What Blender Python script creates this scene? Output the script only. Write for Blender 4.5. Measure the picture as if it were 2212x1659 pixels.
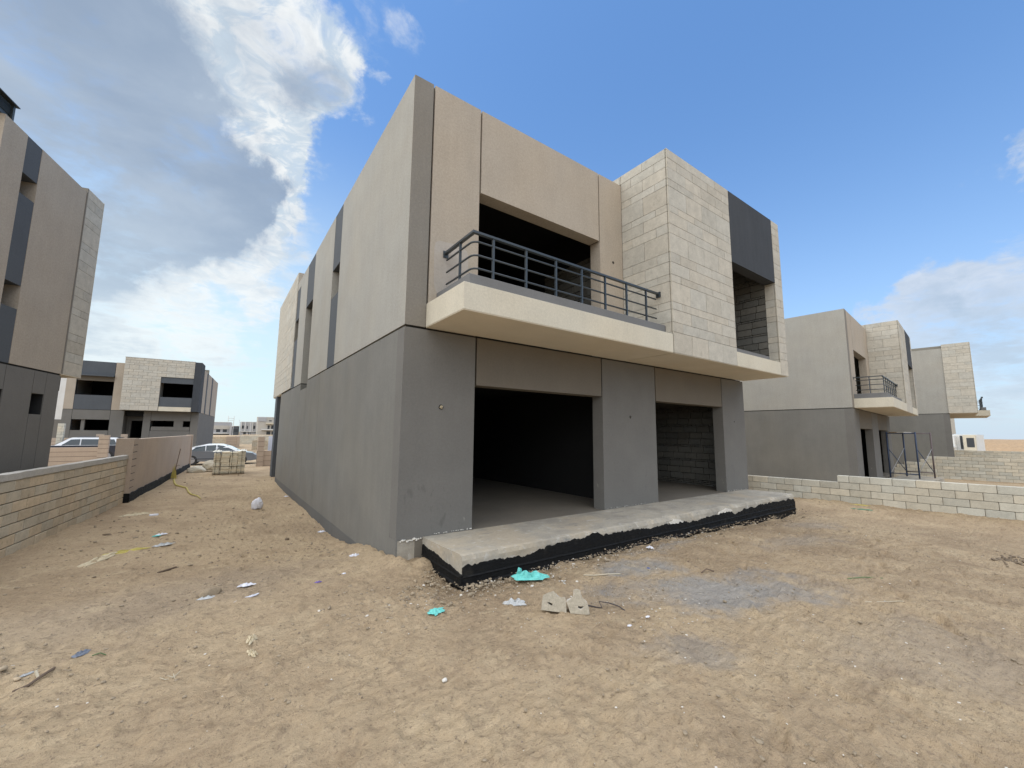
import bpy, bmesh, math, random
import numpy as np
from mathutils import Vector, Matrix
from mathutils.geometry import tessellate_polygon

for o in list(bpy.data.objects):
    bpy.data.objects.remove(o, do_unlink=True)
scene = bpy.context.scene
col = scene.collection
rnd = random.Random(11)
PI = math.pi
R = math.radians

# ------------------------------------------------------------------ camera
cam_d = bpy.data.cameras.new('camera')
cam = bpy.data.objects.new('camera', cam_d); col.objects.link(cam)
yaw, pitch, roll = R(35.5692), R(6.92282), R(0.53710)
F_ = Vector((math.sin(yaw)*math.cos(pitch), math.cos(yaw)*math.cos(pitch), math.sin(pitch)))
r_ = Vector((math.cos(yaw), -math.sin(yaw), 0)); u_ = r_.cross(F_)
r2 = r_*math.cos(roll)+u_*math.sin(roll); u2 = -r_*math.sin(roll)+u_*math.cos(roll)
m = Matrix((r2, u2, -F_)).transposed().to_4x4(); m.translation = Vector((-1.9055, -5.1132, 1.6))
cam.matrix_world = m
cam_d.sensor_fit = 'HORIZONTAL'; cam_d.sensor_width = 36.0
cam_d.lens = 36.0*882.915/2212.0
cam_d.clip_start = 0.05; cam_d.clip_end = 5000
scene.camera = cam
scene.render.resolution_x = 1024; scene.render.resolution_y = 768

# ------------------------------------------------------------------ light
SUN_AZ, SUN_EL = R(-98.0), R(69.0)          # azimuth from +Y towards +X
sd = bpy.data.lights.new('sun', 'SUN'); sun = bpy.data.objects.new('sun', sd); col.objects.link(sun)
sd.energy = 2.4; sd.angle = R(135); sd.color = (1.0, 0.95, 0.87)
sdir = Vector((math.sin(SUN_AZ)*math.cos(SUN_EL), math.cos(SUN_AZ)*math.cos(SUN_EL), math.sin(SUN_EL)))
sun.rotation_euler = (-sdir).to_track_quat('-Z', 'Y').to_euler()
scene.view_settings.view_transform = 'Standard'
scene.view_settings.look = 'None'
scene.view_settings.gamma = 1.0
scene.view_settings.use_curve_mapping = False
scene.view_settings.exposure = 0.80

class NT:
    """small node-tree helper"""
    def __init__(s, nt): s.t = nt; s.n = nt.nodes; s.l = nt.links
    def new(s, typ, **kw):
        n = s.n.new(typ)
        for k, v in kw.items(): setattr(n, k, v)
        return n
    def put(s, sock, v):
        if isinstance(v, bpy.types.NodeSocket): s.l.new(v, sock)
        elif v is not None:
            if hasattr(sock.default_value, '__len__') and isinstance(v, (int, float)): sock.default_value = [v]*len(sock.default_value)
            elif hasattr(sock.default_value, '__len__') and len(sock.default_value) == 4 and len(v) == 3: sock.default_value = (*v, 1)
            else: sock.default_value = v
    def math(s, op, a, b=None, c=None, clamp=False):
        n = s.new('ShaderNodeMath', operation=op, use_clamp=clamp)
        s.put(n.inputs[0], a)
        if b is not None: s.put(n.inputs[1], b)
        if c is not None: s.put(n.inputs[2], c)
        return n.outputs[0]
    def vmath(s, op, a, b=None, out=0):
        n = s.new('ShaderNodeVectorMath', operation=op)
        s.put(n.inputs[0], a)
        if b is not None:
            if op == 'SCALE': s.put(n.inputs['Scale'], b)
            else: s.put(n.inputs[1], b)
        return n.outputs[out]
    def smooth(s, v, a, b):
        n = s.new('ShaderNodeMapRange', interpolation_type='SMOOTHSTEP')
        s.put(n.inputs['Value'], v); n.inputs['From Min'].default_value = a; n.inputs['From Max'].default_value = b
        return n.outputs['Result']
    def lin(s, v, a, b, c=0, d=1):
        n = s.new('ShaderNodeMapRange'); s.put(n.inputs['Value'], v)
        for k, x in zip(('From Min', 'From Max', 'To Min', 'To Max'), (a, b, c, d)): n.inputs[k].default_value = x
        return n.outputs['Result']
    def mix(s, f, a, b, blend='MIX'):
        n = s.new('ShaderNodeMix', data_type='RGBA', blend_type=blend)
        s.put(n.inputs['Factor'], f); s.put(n.inputs['A'], a); s.put(n.inputs['B'], b)
        return n.outputs['Result']
    def noise(s, vec, scale, detail=4, rough=.5, dist=0, out='Fac'):
        n = s.new('ShaderNodeTexNoise'); s.put(n.inputs['Vector'], vec)
        n.inputs['Scale'].default_value = scale; n.inputs['Detail'].default_value = detail
        n.inputs['Roughness'].default_value = rough; n.inputs['Distortion'].default_value = dist
        return n.outputs[out]

# ------------------------------------------------------------------ sky
world = bpy.data.worlds.new('World'); scene.world = world; world.use_nodes = True
w = NT(world.node_tree)
for n in list(w.n): w.n.remove(n)
SKY_STRENGTH = 0.062
def pixdir(x, y):                          # direction of a cloud bank, measured once off the photograph
    return (F_ + r2*((x-1106)/882.915) - u2*((y-829.5)/882.915)).normalized()
tc = w.new('ShaderNodeTexCoord'); D = w.vmath('NORMALIZE', tc.outputs['Generated'])
sky = w.new('ShaderNodeTexSky', sky_type='NISHITA'); sky.sun_disc = False
sky.sun_elevation = SUN_EL; sky.sun_rotation = SUN_AZ
sky.altitude = 0; sky.air_density = 1.0; sky.dust_density = 1.2; sky.ozone_density = 1.6
sep = w.new('ShaderNodeSeparateXYZ'); w.put(sep.inputs[0], D)
dz = w.math('MAXIMUM', sep.outputs['Z'], 0.0)
base = w.mix(1.0, sky.outputs['Color'], (1.24, 1.78, 2.18), 'MULTIPLY')
# thin haze whitening the air towards the horizon and round the veiled sun
haze = w.math('POWER', w.math('SUBTRACT', 1.0, dz, clamp=True), 3.8)
veil = Vector((math.sin(R(-22))*math.cos(R(28)), math.cos(R(-22))*math.cos(R(28)), math.sin(R(28))))   # brightest part of the cloud veil
sund = w.vmath('DOT_PRODUCT', D, tuple(veil), out=1)
glow = w.smooth(sund, 0.58, 0.98)
hz_col = w.mix(glow, (6.2, 7.3, 8.5), (9.6, 9.5, 8.5))
base = w.mix(w.math('MULTIPLY', haze, 0.88), base, hz_col)
base = w.mix(w.math('MULTIPLY', w.math('MULTIPLY', glow, w.smooth(sep.outputs['Z'], 0.62, 0.1)), 0.75), base, (7.0, 9.0, 9.6))
# cloud field on a flat deck, foreshortened towards the horizon
inv = w.math('DIVIDE', 1.0, w.math('ADD', dz, 0.16))
deck = w.vmath('SCALE', D, inv)
n1 = w.noise(deck, 2.0, 10, .60, .5)
n2 = w.noise(w.vmath('ADD', deck, (3.1, 7.7, 1.3)), 5.0, 8, .60, .4)
n3 = w.noise(w.vmath('ADD', deck, (1.1, 2.7, 8.3)), 9.0, 7, .62, 1.2)
nn = w.math('MULTIPLY', w.math('SUBTRACT', w.math('ADD', w.math('MULTIPLY', n1, 0.45), w.math('ADD', w.math('MULTIPLY', n2, 0.35), w.math('MULTIPLY', n3, .20))), 0.5), 3.9)
# (x, y, angular radius deg, cover weight, grey weight)
blobs = [
    (-40, 130, 19, .8, .8), (100, 300, 14, .8, .8), (270, 340, 10, .7, .7), (420, 430, 8.0, .6, .7), (0, -40, 12, .6, .5), (200, 180, 7, .6, .5), (340, 300, 6, .6, .5), (510, 440, 4.5, .5, .5), (-350, 300, 22, .6, .6), (300, 450, 7, .5, .45), (500, 350, 5, .5, .35), (150, 40, 8, .4, .10), (570, 450, 2.5, .3, .3),
    (300, 20, 7, .40, -.1), (420, 100, 7, .32, -.1), (490, 210, 6, .32, -.05), (470, 60, 3, -.2, 0), (540, 150, 3, -.2, 0), (570, 310, 4, .42, -.1), (540, 60, 5, .26, -.1), (590, 310, 2.4, .34, 0), (618, 345, 1.5, .25, 0), (560, 190, 4, .2, 0),
    (610, 120, 5.0, .40, .30), (650, 180, 3.0, .22, .2), (690, 50, 3.2, .45, -.1), (640, 10, 4, .35, 0), (905, 70, 2.4, .30, 0), (895, 20, 2.0, .25, 0), (700, 100, 2.4, .35, 0),
    (590, 530, 1.7, .42, 0), (562, 603, 2.4, .40, 0), (525, 560, 2.6, .40, .0), (440, 540, 2.2, .42, 0), (390, 520, 2.4, .40, .1), (300, 535, 2.4, .36, .0), (240, 510, 2.6, .40, 0), (490, 550, 2.4, .42, .0), (440, 490, 3.4, .4, .45), (330, 480, 4, .4, .5), (560, 400, 3.2, .40, .5),
    (255, 665, 2.6, .45, 0), (225, 690, 2.6, .40, 0), (430, 715, 2.8, .40, 0), (370, 690, 2.0, .30, 0), (540, 700, 2.2, .30, 0), (260, 740, 3, .36, .1), (470, 770, 3, .30, .1), (340, 620, 6, -.25, 0), (560, 650, 1.6, .28, 0), (450, 620, 5, -.2, 0),
    (1735, 620, 1.7, .38, 0), (1710, 635, 1.3, .3, 0), (2020, 635, 2.4, .50, -.1), (2075, 690, 3.6, .50, .05), (2190, 640, 3.6, .50, -.1), (2180, 710, 4.0, .50, .25), (1940, 690, 2.6, .46, .05), (1880, 700, 1.6, .38, 0), (2000, 730, 3.6, .42, .25), (2120, 780, 5, .36, .25), (2290, 700, 6, .5, .2),
    (2190, 335, 2.0, .40, 0), (2225, 310, 2.2, .40, 0), (2230, 500, 1.8, .34, 0), (1385, 55, 1.2, .26, 0), (1255, 190, 1.3, .22, 0), (795, 170, 1.1, .34, 0), (800, 60, 1.8, .26, 0), (648, 470, 1.2, .28, 0), (600, 405, 1.2, .28, 0),
    (1250, 330, 22, -.30, 0), (1700, 250, 26, -.36, 0), (850, 420, 9, -.26, 0), (740, 300, 3.4, -.2, 0), (700, 200, 3.0, .12, 0), (625, 250, 2.5, .15, 0), (1700, 520, 9, -.25, 0), (1500, 60, 20, -.25, 0)]
warp = w.vmath('SCALE', w.vmath('SUBTRACT', w.noise(D, 4.5, 7, .62, out='Color'), (.5, .5, .5)), .30)
Dw = w.vmath('NORMALIZE', w.vmath('ADD', D, warp))
acc = None; accd = None
for azd, eld, rad in ((-60, 40, 26), (-110, 35, 30), (-165, 40, 30), (165, 30, 26), (-120, 75, 26), (-60, 20, 16), (-140, 15, 18)):   # unseen clouds added behind the camera to temper the blue light
    blobs.append((Vector((math.sin(R(azd))*math.cos(R(eld)), math.cos(R(azd))*math.cos(R(eld)), math.sin(R(eld)))), 0, rad, .45, .15))
for (x, y, rad, wt, gw) in blobs:
    c = x if isinstance(x, Vector) else pixdir(x, y)
    dt = w.vmath('DOT_PRODUCT', Dw, tuple(c), out=1)
    s_ = w.smooth(dt, math.cos(R(rad*1.5)), math.cos(R(rad*0.15)))
    acc = w.math('MULTIPLY_ADD', s_, wt, acc if acc is not None else 0.0)
    s2_ = w.smooth(dt, math.cos(R(rad*1.12)), math.cos(R(rad*0.3))) if gw else None
    if gw: accd = w.math('MULTIPLY_ADD', s2_, gw, accd if accd is not None else 0.0)
accp = w.math('MINIMUM', acc, 0.75)
dens = w.math('ADD', w.math('ADD', nn, accp), w.smooth(w.math('ADD', sep.outputs['X'], w.math('MULTIPLY', sep.outputs['Y'], 1.0)), .05, -.6) if False else 0.0)
cover = w.smooth(dens, 0.0, 0.92)
thick = w.smooth(w.math('ADD', w.math('MULTIPLY', nn, .60), accd), -0.15, 0.85)
tex = w.noise(w.vmath('ADD', deck, (9.2, 1.7, 4.3)), 2.1, 6, .55, .2)
lowfac = w.smooth(sep.outputs['Z'], 0.42, 0.16)
lit = w.mix(glow, (6.6, 7.2, 8.1), (9.6, 9.7, 9.4))
lit = w.mix(w.math('MULTIPLY', w.smooth(n3, .60, .42), w.smooth(sep.outputs['Z'], .12, .5)), lit, w.vmath('MULTIPLY', lit, (.64, .73, .83)))
shade = w.mix(w.smooth(tex, .3, .7), (2.9, 3.7, 4.9), (4.4, 5.2, 6.2))
shade = w.mix(w.math('MULTIPLY', lowfac, .6), shade, (5.6, 6.5, 7.4))
ccol = w.mix(thick, lit, shade)
alpha = w.math('MULTIPLY', cover, w.lin(haze, 0, 1, .97, .55))
final = w.mix(alpha, base, ccol)
# below the horizon: plain ground-coloured haze
final = w.mix(w.smooth(sep.outputs['Z'], -0.02, -0.10), final, (2.2, 1.9, 1.5))
bg = w.new('ShaderNodeBackground'); w.put(bg.inputs['Color'], final); bg.inputs['Strength'].default_value = SKY_STRENGTH
wo = w.new('ShaderNodeOutputWorld'); w.l.new(bg.outputs[0], wo.inputs['Surface'])
world.cycles.sampling_method = 'MANUAL'; world.cycles.sample_map_resolution = 1024

# ------------------------------------------------------------------ materials
def new_mat(name):
    mt = bpy.data.materials.new(name); mt.use_nodes = True
    k = NT(mt.node_tree)
    bs = k.n['Principled BSDF']
    return mt, k, bs
def principled(name, rgb, rough=.8, metal=0.0, spec=None, coat=0.0):
    mt, k, bs = new_mat(name)
    bs.inputs['Base Color'].default_value = (*rgb, 1); bs.inputs['Roughness'].default_value = rough
    bs.inputs['Metallic'].default_value = metal
    if coat: bs.inputs['Coat Weight'].default_value = coat
    return mt
def plaster(name, rgb, var=.10, grain=260, streak=.03, bump=.35, rough=.92, blotch=.08, dirt=None, tint=None, scuff=False):
    """sprayed render: sandy grain, soft blotches, faint vertical rain streaks"""
    mt, k, bs = new_mat(name)
    tc = k.new('ShaderNodeTexCoord'); P = tc.outputs['Object']
    g = k.noise(P, grain*.35, 3, .7)
    g2 = k.noise(P, grain*.12, 4, .75)
    b = k.noise(P, 1.3, 5, .6)
    mp = k.new('ShaderNodeMapping'); k.put(mp.inputs['Vector'], P); mp.inputs['Scale'].default_value = (3.5, 3.5, .5)
    st = k.noise(mp.outputs[0], 2.0, 5, .65)
    v = k.math('ADD', k.lin(g, .25, .75, -var, var), k.lin(g2, .3, .7, -var*.8, var*.8))
    g3 = k.noise(P, 34, 4, .7, .8)
    v = k.math('ADD', v, k.lin(g3, .3, .7, -var*.75, var*.75))
    v = k.math('ADD', v, k.lin(b, .3, .7, -blotch*.7, blotch*.7))
    v = k.math('ADD', v, k.lin(st, .3, .7, -streak, streak))
    v = k.math('ADD', v, 1.0)
    c = k.vmath('SCALE', tuple(rgb), v)
    b2 = k.noise(P, .6, 3, .5)
    c = k.mix(k.lin(b2, .4, .65, 0, .5), c, k.vmath('MULTIPLY', c, tuple(tint or (1.05, 1.0, .93))))
    if dirt:
        sp = k.new('ShaderNodeSeparateXYZ'); k.put(sp.inputs[0], P)
        n = k.noise(P, 3.2, 6, .6)
        h = k.math('ADD', sp.outputs['Z'], k.lin(n, 0, 1, -.25, .25))
        f = k.math('MULTIPLY', k.smooth(h, dirt[0], dirt[1]), dirt[2])
        c = k.mix(f, c, tuple(dirt[3]))
    if scuff:      # damp marks and dried mortar smears low on the wall
        sp = k.new('ShaderNodeSeparateXYZ'); k.put(sp.inputs[0], P)
        mp2 = k.new('ShaderNodeMapping'); k.put(mp2.inputs['Vector'], P); mp2.inputs['Scale'].default_value = (7.5, 7.5, 3.2)
        q = k.noise(mp2.outputs[0], 1.0, 4, .55, .4); low = k.smooth(sp.outputs['Z'], 1.25, .6)
        c = k.mix(k.math('MULTIPLY', k.math('MULTIPLY', k.smooth(q, .60, .68), low), .55), c, k.vmath('SCALE', c, .62))
        q2 = k.noise(k.vmath('ADD', mp2.outputs[0], (5, 3, 8)), 1.3, 4, .6, .3)
        c = k.mix(k.math('MULTIPLY', k.math('MULTIPLY', k.smooth(q2, .69, .74), low), .6), c, (.33, .31, .26))
    k.put(bs.inputs['Base Color'], c); bs.inputs['Roughness'].default_value = rough
    bs.inputs['Specular IOR Level'].default_value = .25
    bm = k.new('ShaderNodeBump'); bm.inputs['Strength'].default_value = bump; bm.inputs['Distance'].default_value = .004
    k.put(bm.inputs['Height'], k.math('ADD', g, g2)); k.put(bs.inputs['Normal'], bm.outputs[0])
    return mt
def masonry(name, rgb, rvar=.25, hue=.06, grain=60, pit=.2, bump=.6, soil=None):
    """per-piece colour change (object random) plus pitted grain"""
    mt, k, bs = new_mat(name)
    tc = k.new('ShaderNodeTexCoord'); geo = k.new('ShaderNodeNewGeometry'); P = geo.outputs['Position']
    oi = k.new('ShaderNodeObjectInfo')
    rv = oi.outputs['Random']
    r2v = k.math('FRACT', k.math('MULTIPLY', rv, 17.31))
    n = k.noise(P, grain, 5, .7); n2 = k.noise(P, 7, 5, .6)
    n3 = k.noise(P, grain*.3, 3, .6)
    v = k.math('ADD', k.lin(rv, 0, 1, 1-rvar, 1+rvar*.6), k.lin(n, .3, .7, -.10, .10))
    v = k.math('ADD', v, k.lin(n2, .3, .7, -.10, .10))
    v = k.math('SUBTRACT', v, k.math('MULTIPLY', k.smooth(n3, .60, .72), pit))
    c = k.vmath('SCALE', tuple(rgb), v)
    c = k.mix(r2v, k.vmath('MULTIPLY', c, (1+hue, 1.0, 1-hue*1.3)), k.vmath('MULTIPLY', c, (1-hue, 1.0, 1+hue)))
    k.put(bs.inputs['Base Color'], c); bs.inputs['Roughness'].default_value = .93
    bs.inputs['Specular IOR Level'].default_value = .25
    bm = k.new('ShaderNodeBump'); bm.inputs['Strength'].default_value = bump; bm.inputs['Distance'].default_value = .005
    k.put(bm.inputs['Height'], k.math('ADD', n, n3)); k.put(bs.inputs['Normal'], bm.outputs[0])
    return mt

M = {}
M['beige'] = plaster('beige render', (.385, .332, .268), var=.11, dirt=None)
M['beige_side'] = plaster('beige render in side light', (.34, .326, .290), var=.10, streak=.035)  # same beige paint, greyed to imitate the light on the side walls
M['corner'] = plaster('grey taupe render', (.215, .197, .170), var=.09)
M['grey'] = plaster('grey render', (.158, .150, .136), var=.06, streak=.02, blotch=.10, scuff=True, dirt=(.75, .1, .35, (.17, .165, .15)), tint=(1.0, 1.0, 1.0))
M['grey_side'] = plaster('grey side render', (.178, .172, .155), var=.07, streak=.04, blotch=.12, tint=(1.04, 1.0, .93))  # slightly paler grey used on the side walls
M['plinth'] = plaster('damp grey plinth paint', (.125, .125, .12), var=.05)
M['brown'] = plaster('brown grey render', (.155, .135, .108), var=.06, streak=.015)
M['dark'] = plaster('charcoal render', (.050, .055, .062), var=.08, streak=.09, blotch=.10, tint=(1.1, 1.05, 1.0))
M['slate'] = plaster('slate blue render', (.088, .096, .105), var=.06, streak=.03, tint=(1, 1, 1))
M['cream'] = plaster('cream render', (.56, .515, .415), var=.08, streak=.025, blotch=.08)
M['soffit'] = plaster('cream soffit paint', (.62, .56, .45), var=.03, streak=.0, bump=.1, blotch=.08)
M['curb'] = plaster('grey curb paint', (.165, .165, .165), var=.05)
M['patch'] = plaster('pale repair plaster', (.40, .36, .315), var=.06, blotch=.2)
M['pinkish'] = plaster('pinkish beige wall render', (.44, .355, .28), var=.06, streak=.03)
M['whitehouse'] = plaster('off white render', (.62, .62, .60), var=.04)
M['fargrey'] = plaster('far pale grey render', (.36, .36, .37), var=.04)
M['tile'] = masonry('limestone tile', (.465, .430, .362), rvar=.08, hue=.020, grain=34, pit=.12, bump=.3)
M['tilecore'] = principled('tile joint mortar', (.21, .19, .155), .95)
M['joint'] = principled('black joint filler', (.018, .018, .018), .9)
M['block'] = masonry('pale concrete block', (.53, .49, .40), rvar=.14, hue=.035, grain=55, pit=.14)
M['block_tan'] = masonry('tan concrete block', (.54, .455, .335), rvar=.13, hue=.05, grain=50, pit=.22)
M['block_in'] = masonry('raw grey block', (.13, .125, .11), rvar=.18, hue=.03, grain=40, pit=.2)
M['mortar'] = principled('mortar', (.13, .11, .085), .95)
M['interior'] = principled('interior concrete in painted shade', (.009, .009, .009), .95)  # near-black base colour stands in for the deep shade of the rooms
M['interior_floor'] = plaster('dusty floor screed', (.17, .152, .125), var=.06, blotch=.14, bump=.3)
M['rail'] = principled('charcoal rail paint', (.040, .050, .058), .38)
M['cap'] = plaster('wall cap mortar', (.42, .40, .36), var=.10, blotch=.10)
M['metal'] = principled('dark vent metal', (.05, .06, .062), .5, .3)
M['bluepaint'] = principled('blue scaffold paint', (.022, .040, .085), .5)
M['rust'] = principled('rusty scaffold tube', (.13, .10, .10), .6, .2)
M['zinc'] = principled('zinc brace tube', (.35, .35, .35), .45, .4)
M['board'] = principled('pale site board', (.62, .68, .80), .6)

def mat_concrete():
    mt, k, bs = new_mat('rough slab concrete')
    geo = k.new('ShaderNodeNewGeometry'); P = geo.outputs['Position']
    a = k.noise(P, 2.2, 7, .65); b = k.noise(P, 26, 5, .7); c_ = k.noise(P, 9, 6, .65, .6)
    c = k.mix(k.lin(a, .35, .65), (.30, .272, .225), (.45, .405, .325))
    sd_ = k.noise(P, 1.1, 5, .6); c = k.mix(k.math('MULTIPLY', k.smooth(sd_, .5, .65), .6), c, (.43, .35, .245))
    c = k.mix(k.math('MULTIPLY', k.smooth(c_, .55, .68), .5), c, (.55, .53, .49))
    dk = k.noise(k.vmath('MULTIPLY', P, (1.2, 3.5, 3.5)), 2.6, 5, .6)
    c = k.mix(k.math('MULTIPLY', k.smooth(dk, .60, .70), .55), c, (.16, .17, .175))
    c = k.mix(k.math('MULTIPLY', k.smooth(b, .35, .7), .35), c, k.vmath('SCALE', c, .72))
    k.put(bs.inputs['Base Color'], c); bs.inputs['Roughness'].default_value = .93
    bm = k.new('ShaderNodeBump'); bm.inputs['Strength'].default_value = .7; bm.inputs['Distance'].default_value = .012
    k.put(bm.inputs['Height'], k.math('ADD', b, c_)); k.put(bs.inputs['Normal'], bm.outputs[0])
    return mt
M['slab'] = mat_concrete()
def mat_bitumen():
    mt, k, bs = new_mat('black bitumen coat')
    geo = k.new('ShaderNodeNewGeometry'); P = geo.outputs['Position']
    a = k.noise(k.vmath('MULTIPLY', P, (1, 1, 3)), 14, 6, .6, .5)
    d = k.noise(P, 5, 5, .6)
    c = k.mix(k.math('MULTIPLY', k.smooth(d, .55, .75), .5), (.006, .006, .006), (.030, .027, .022))
    k.put(bs.inputs['Base Color'], c); k.put(bs.inputs['Roughness'], k.lin(a, .3, .7, .5, .9)); bs.inputs['Specular IOR Level'].default_value = .2
    bm = k.new('ShaderNodeBump'); bm.inputs['Strength'].default_value = .8; bm.inputs['Distance'].default_value = .01
    k.put(bm.inputs['Height'], a); k.put(bs.inputs['Normal'], bm.outputs[0])
    return mt
M['bitumen'] = mat_bitumen()

def mat_ground():
    mt, k, bs = new_mat('sandy ground')
    geo = k.new('ShaderNodeNewGeometry'); P = geo.outputs['Position']
    big = k.noise(P, .45, 6, .6, .4); mid = k.noise(P, 2.3, 6, .65, .5)
    fine = k.noise(P, 38, 5, .72); grit = k.noise(P, 120, 3, .7); cl = k.noise(P, 11, 6, .68, .6)
    c = k.mix(k.lin(big, .35, .65), (.510, .388, .248), (.385, .284, .182))
    c = k.mix(k.math('MULTIPLY', k.smooth(mid, .50, .70), .50), c, (.58, .455, .295))
    c = k.mix(k.math('MULTIPLY', k.smooth(mid, .46, .30), .60), c, (.310, .222, .138))
    c = k.mix(k.math('MULTIPLY', k.smooth(cl, .52, .68), .45), c, (.25, .185, .125))
    c = k.mix(k.math('MULTIPLY', k.smooth(fine, .54, .68), .60), c, (.16, .12, .085))
    c = k.mix(k.math('MULTIPLY', k.smooth(fine, .45, .28), .35), c, (.46, .365, .25))
    c = k.mix(k.math('MULTIPLY', k.smooth(grit, .70, .78), .6), c, (.55, .49, .40))
    # spilled cement dust
    warp = k.vmath('SCALE', k.vmath('SUBTRACT', k.noise(P, 1.8, 5, .6, out='Color'), (.5, .5, .5)), 1.1)
    Q = k.vmath('ADD', P, warp)
    tot = None
    for (x, y, a, b, th, wt) in ((2.5, -2.75, 1.45, .55, -.50, .85), (2.35, -1.72, .7, .32, -.4, .85), (1.12, -3.2, .42, .30, -.5, .40), (3.6, -1.45, .9, .22, -.1, .55),
                                 (1.7, -2.9, .35, .12, -.9, .4), (-2.2, 0.2, 2.2, .8, .3, .12), (5.6, -2.4, 1.2, .35, -.2, .3), (7.4, -1.9, .9, .3, -.1, .3), (2.6, -4.3, 1.0, .5, -.4, .2)):
        q = k.vmath('SUBTRACT', Q, (x, y, 0))
        rt = k.new('ShaderNodeVectorRotate', rotation_type='Z_AXIS'); k.put(rt.inputs['Vector'], q); rt.inputs['Angle'].default_value = -th
        sc = k.vmath('MULTIPLY', rt.outputs[0], (1/a, 1/b, 0))
        ln = k.vmath('LENGTH', sc, out=1)
        f = k.math('MULTIPLY', k.smooth(k.math('ADD', ln, k.lin(mid, .3, .7, -.35, .45)), 1.25, .25), wt*.85)
        tot = f if tot is None else k.math('MAXIMUM', tot, f)
    c = k.mix(tot, c, k.mix(mid, (.26, .265, .265), (.39, .38, .36)))
    k.put(bs.inputs['Base Color'], c); bs.inputs['Roughness'].default_value = .97
    bs.inputs['Specular IOR Level'].default_value = .15
    bm = k.new('ShaderNodeBump'); bm.inputs['Strength'].default_value = 1.0; bm.inputs['Distance'].default_value = .034
    mpr = k.new('ShaderNodeMapping'); k.put(mpr.inputs['Vector'], P); mpr.inputs['Rotation'].default_value = (0, 0, .75); mpr.inputs['Scale'].default_value = (3.0, 10.0, 3.0)
    rip = k.noise(mpr.outputs[0], 1.9, 5, .66, .6)
    rip = k.math('ABSOLUTE', k.math('SUBTRACT', rip, .5))
    mps = k.new('ShaderNodeMapping'); k.put(mps.inputs['Vector'], P); mps.inputs['Rotation'].default_value = (0, 0, -.5); mps.inputs['Scale'].default_value = (3.4, 8.0, 3.0)
    rip2 = k.math('ABSOLUTE', k.math('SUBTRACT', k.noise(mps.outputs[0], 2.6, 5, .66, .5), .5))
    rips = k.mix(k.smooth(big, .42, .56), rip, rip2)
    h = k.math('ADD', k.math('MULTIPLY', fine, .55), k.math('ADD', k.math('MULTIPLY', cl, .9), k.math('MULTIPLY', grit, .25)))
    h = k.math('ADD', h, k.math('MULTIPLY', rips, 1.9))
    k.put(bm.inputs['Height'], h); k.put(bs.inputs['Normal'], bm.outputs[0])
    return mt
M['ground'] = mat_ground()
M['pebble'] = masonry('loose stone', (.36, .285, .195), rvar=.3, hue=.02, grain=60, pit=.1)
M['clod'] = masonry('dark soil clod', (.20, .148, .10), rvar=.3, hue=.05, grain=60, pit=.1)

def cloth_mat(name, rgb, rough=.7, trans=0.0, var=.15, wrinkle=.5):
    mt, k, bs = new_mat(name)
    geo = k.new('ShaderNodeNewGeometry'); P = geo.outputs['Position']
    n = k.noise(P, 30, 5, .6, .8)
    c = k.vmath('SCALE', tuple(rgb), k.lin(n, .3, .7, 1-var, 1+var))
    k.put(bs.inputs['Base Color'], c); bs.inputs['Roughness'].default_value = rough
    if trans: bs.inputs['Transmission Weight'].default_value = trans
    bm = k.new('ShaderNodeBump'); bm.inputs['Strength'].default_value = wrinkle; bm.inputs['Distance'].default_value = .006
    k.put(bm.inputs['Height'], n); k.put(bs.inputs['Normal'], bm.outputs[0])
    return mt
M['teal'] = cloth_mat('teal plastic sheet', (.14, .52, .47))
M['white'] = cloth_mat('white paper', (.66, .66, .70))
M['clear'] = cloth_mat('clouded plastic film', (.62, .63, .62), .25, .35)
M['tan'] = cloth_mat('tan rag', (.50, .42, .28))
M['yellow'] = cloth_mat('yellow tape', (.46, .38, .10))
M['greenp'] = cloth_mat('green strip', (.08, .22, .13))
M['greyrub'] = cloth_mat('grey rubber', (.14, .16, .20))
M['blue'] = cloth_mat('blue scrap', (.05, .10, .28))
M['purple'] = cloth_mat('violet scrap', (.16, .11, .30))
M['stick'] = principled('dry stick', (.14, .10, .07), .9)
M['palestick'] = principled('pale splinter', (.48, .42, .31), .9)
M['steel'] = principled('dark bent wire', (.05, .04, .04), .6)
M['sprig'] = principled('green sprig', (.10, .18, .07), .8)
M['blockhead'] = plaster('broken block concrete', (.42, .375, .295), var=.16, blotch=.2, bump=1.0)
M['greychunk'] = masonry('pale rubble', (.60, .57, .51), rvar=.1, hue=.02, grain=30, pit=.2)
M['slabstone'] = masonry('stacked stone slab', (.64, .57, .43), rvar=.12, hue=.04, grain=50, pit=.15)
M['wrap'] = cloth_mat('white pallet wrap', (.72, .70, .62), .4)
M['wood'] = principled('rough pallet wood', (.22, .16, .10), .9)
M['whitecar'] = principled('white car paint', (.72, .75, .78), .28, 0, coat=.6)
M['silver'] = principled('grey car paint', (.16, .18, .21), .32, .5, coat=.6)
M['navy'] = principled('dark car paint', (.03, .035, .05), .3, .3, coat=.6)
M['glass'] = principled('tinted car glass', (.03, .045, .055), .06)
M['tyre'] = principled('tyre rubber', (.02, .02, .02), .8)
M['rim'] = principled('alloy rim', (.4, .4, .42), .35, .7)
M['lamp_glass'] = principled('headlight glass', (.6, .65, .7), .15)
M['dune'] = plaster('dry sand bank', (.36, .25, .15), var=.1, blotch=.2)
M['farglass'] = principled('dark far opening', (.03, .035, .04), .6)

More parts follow.
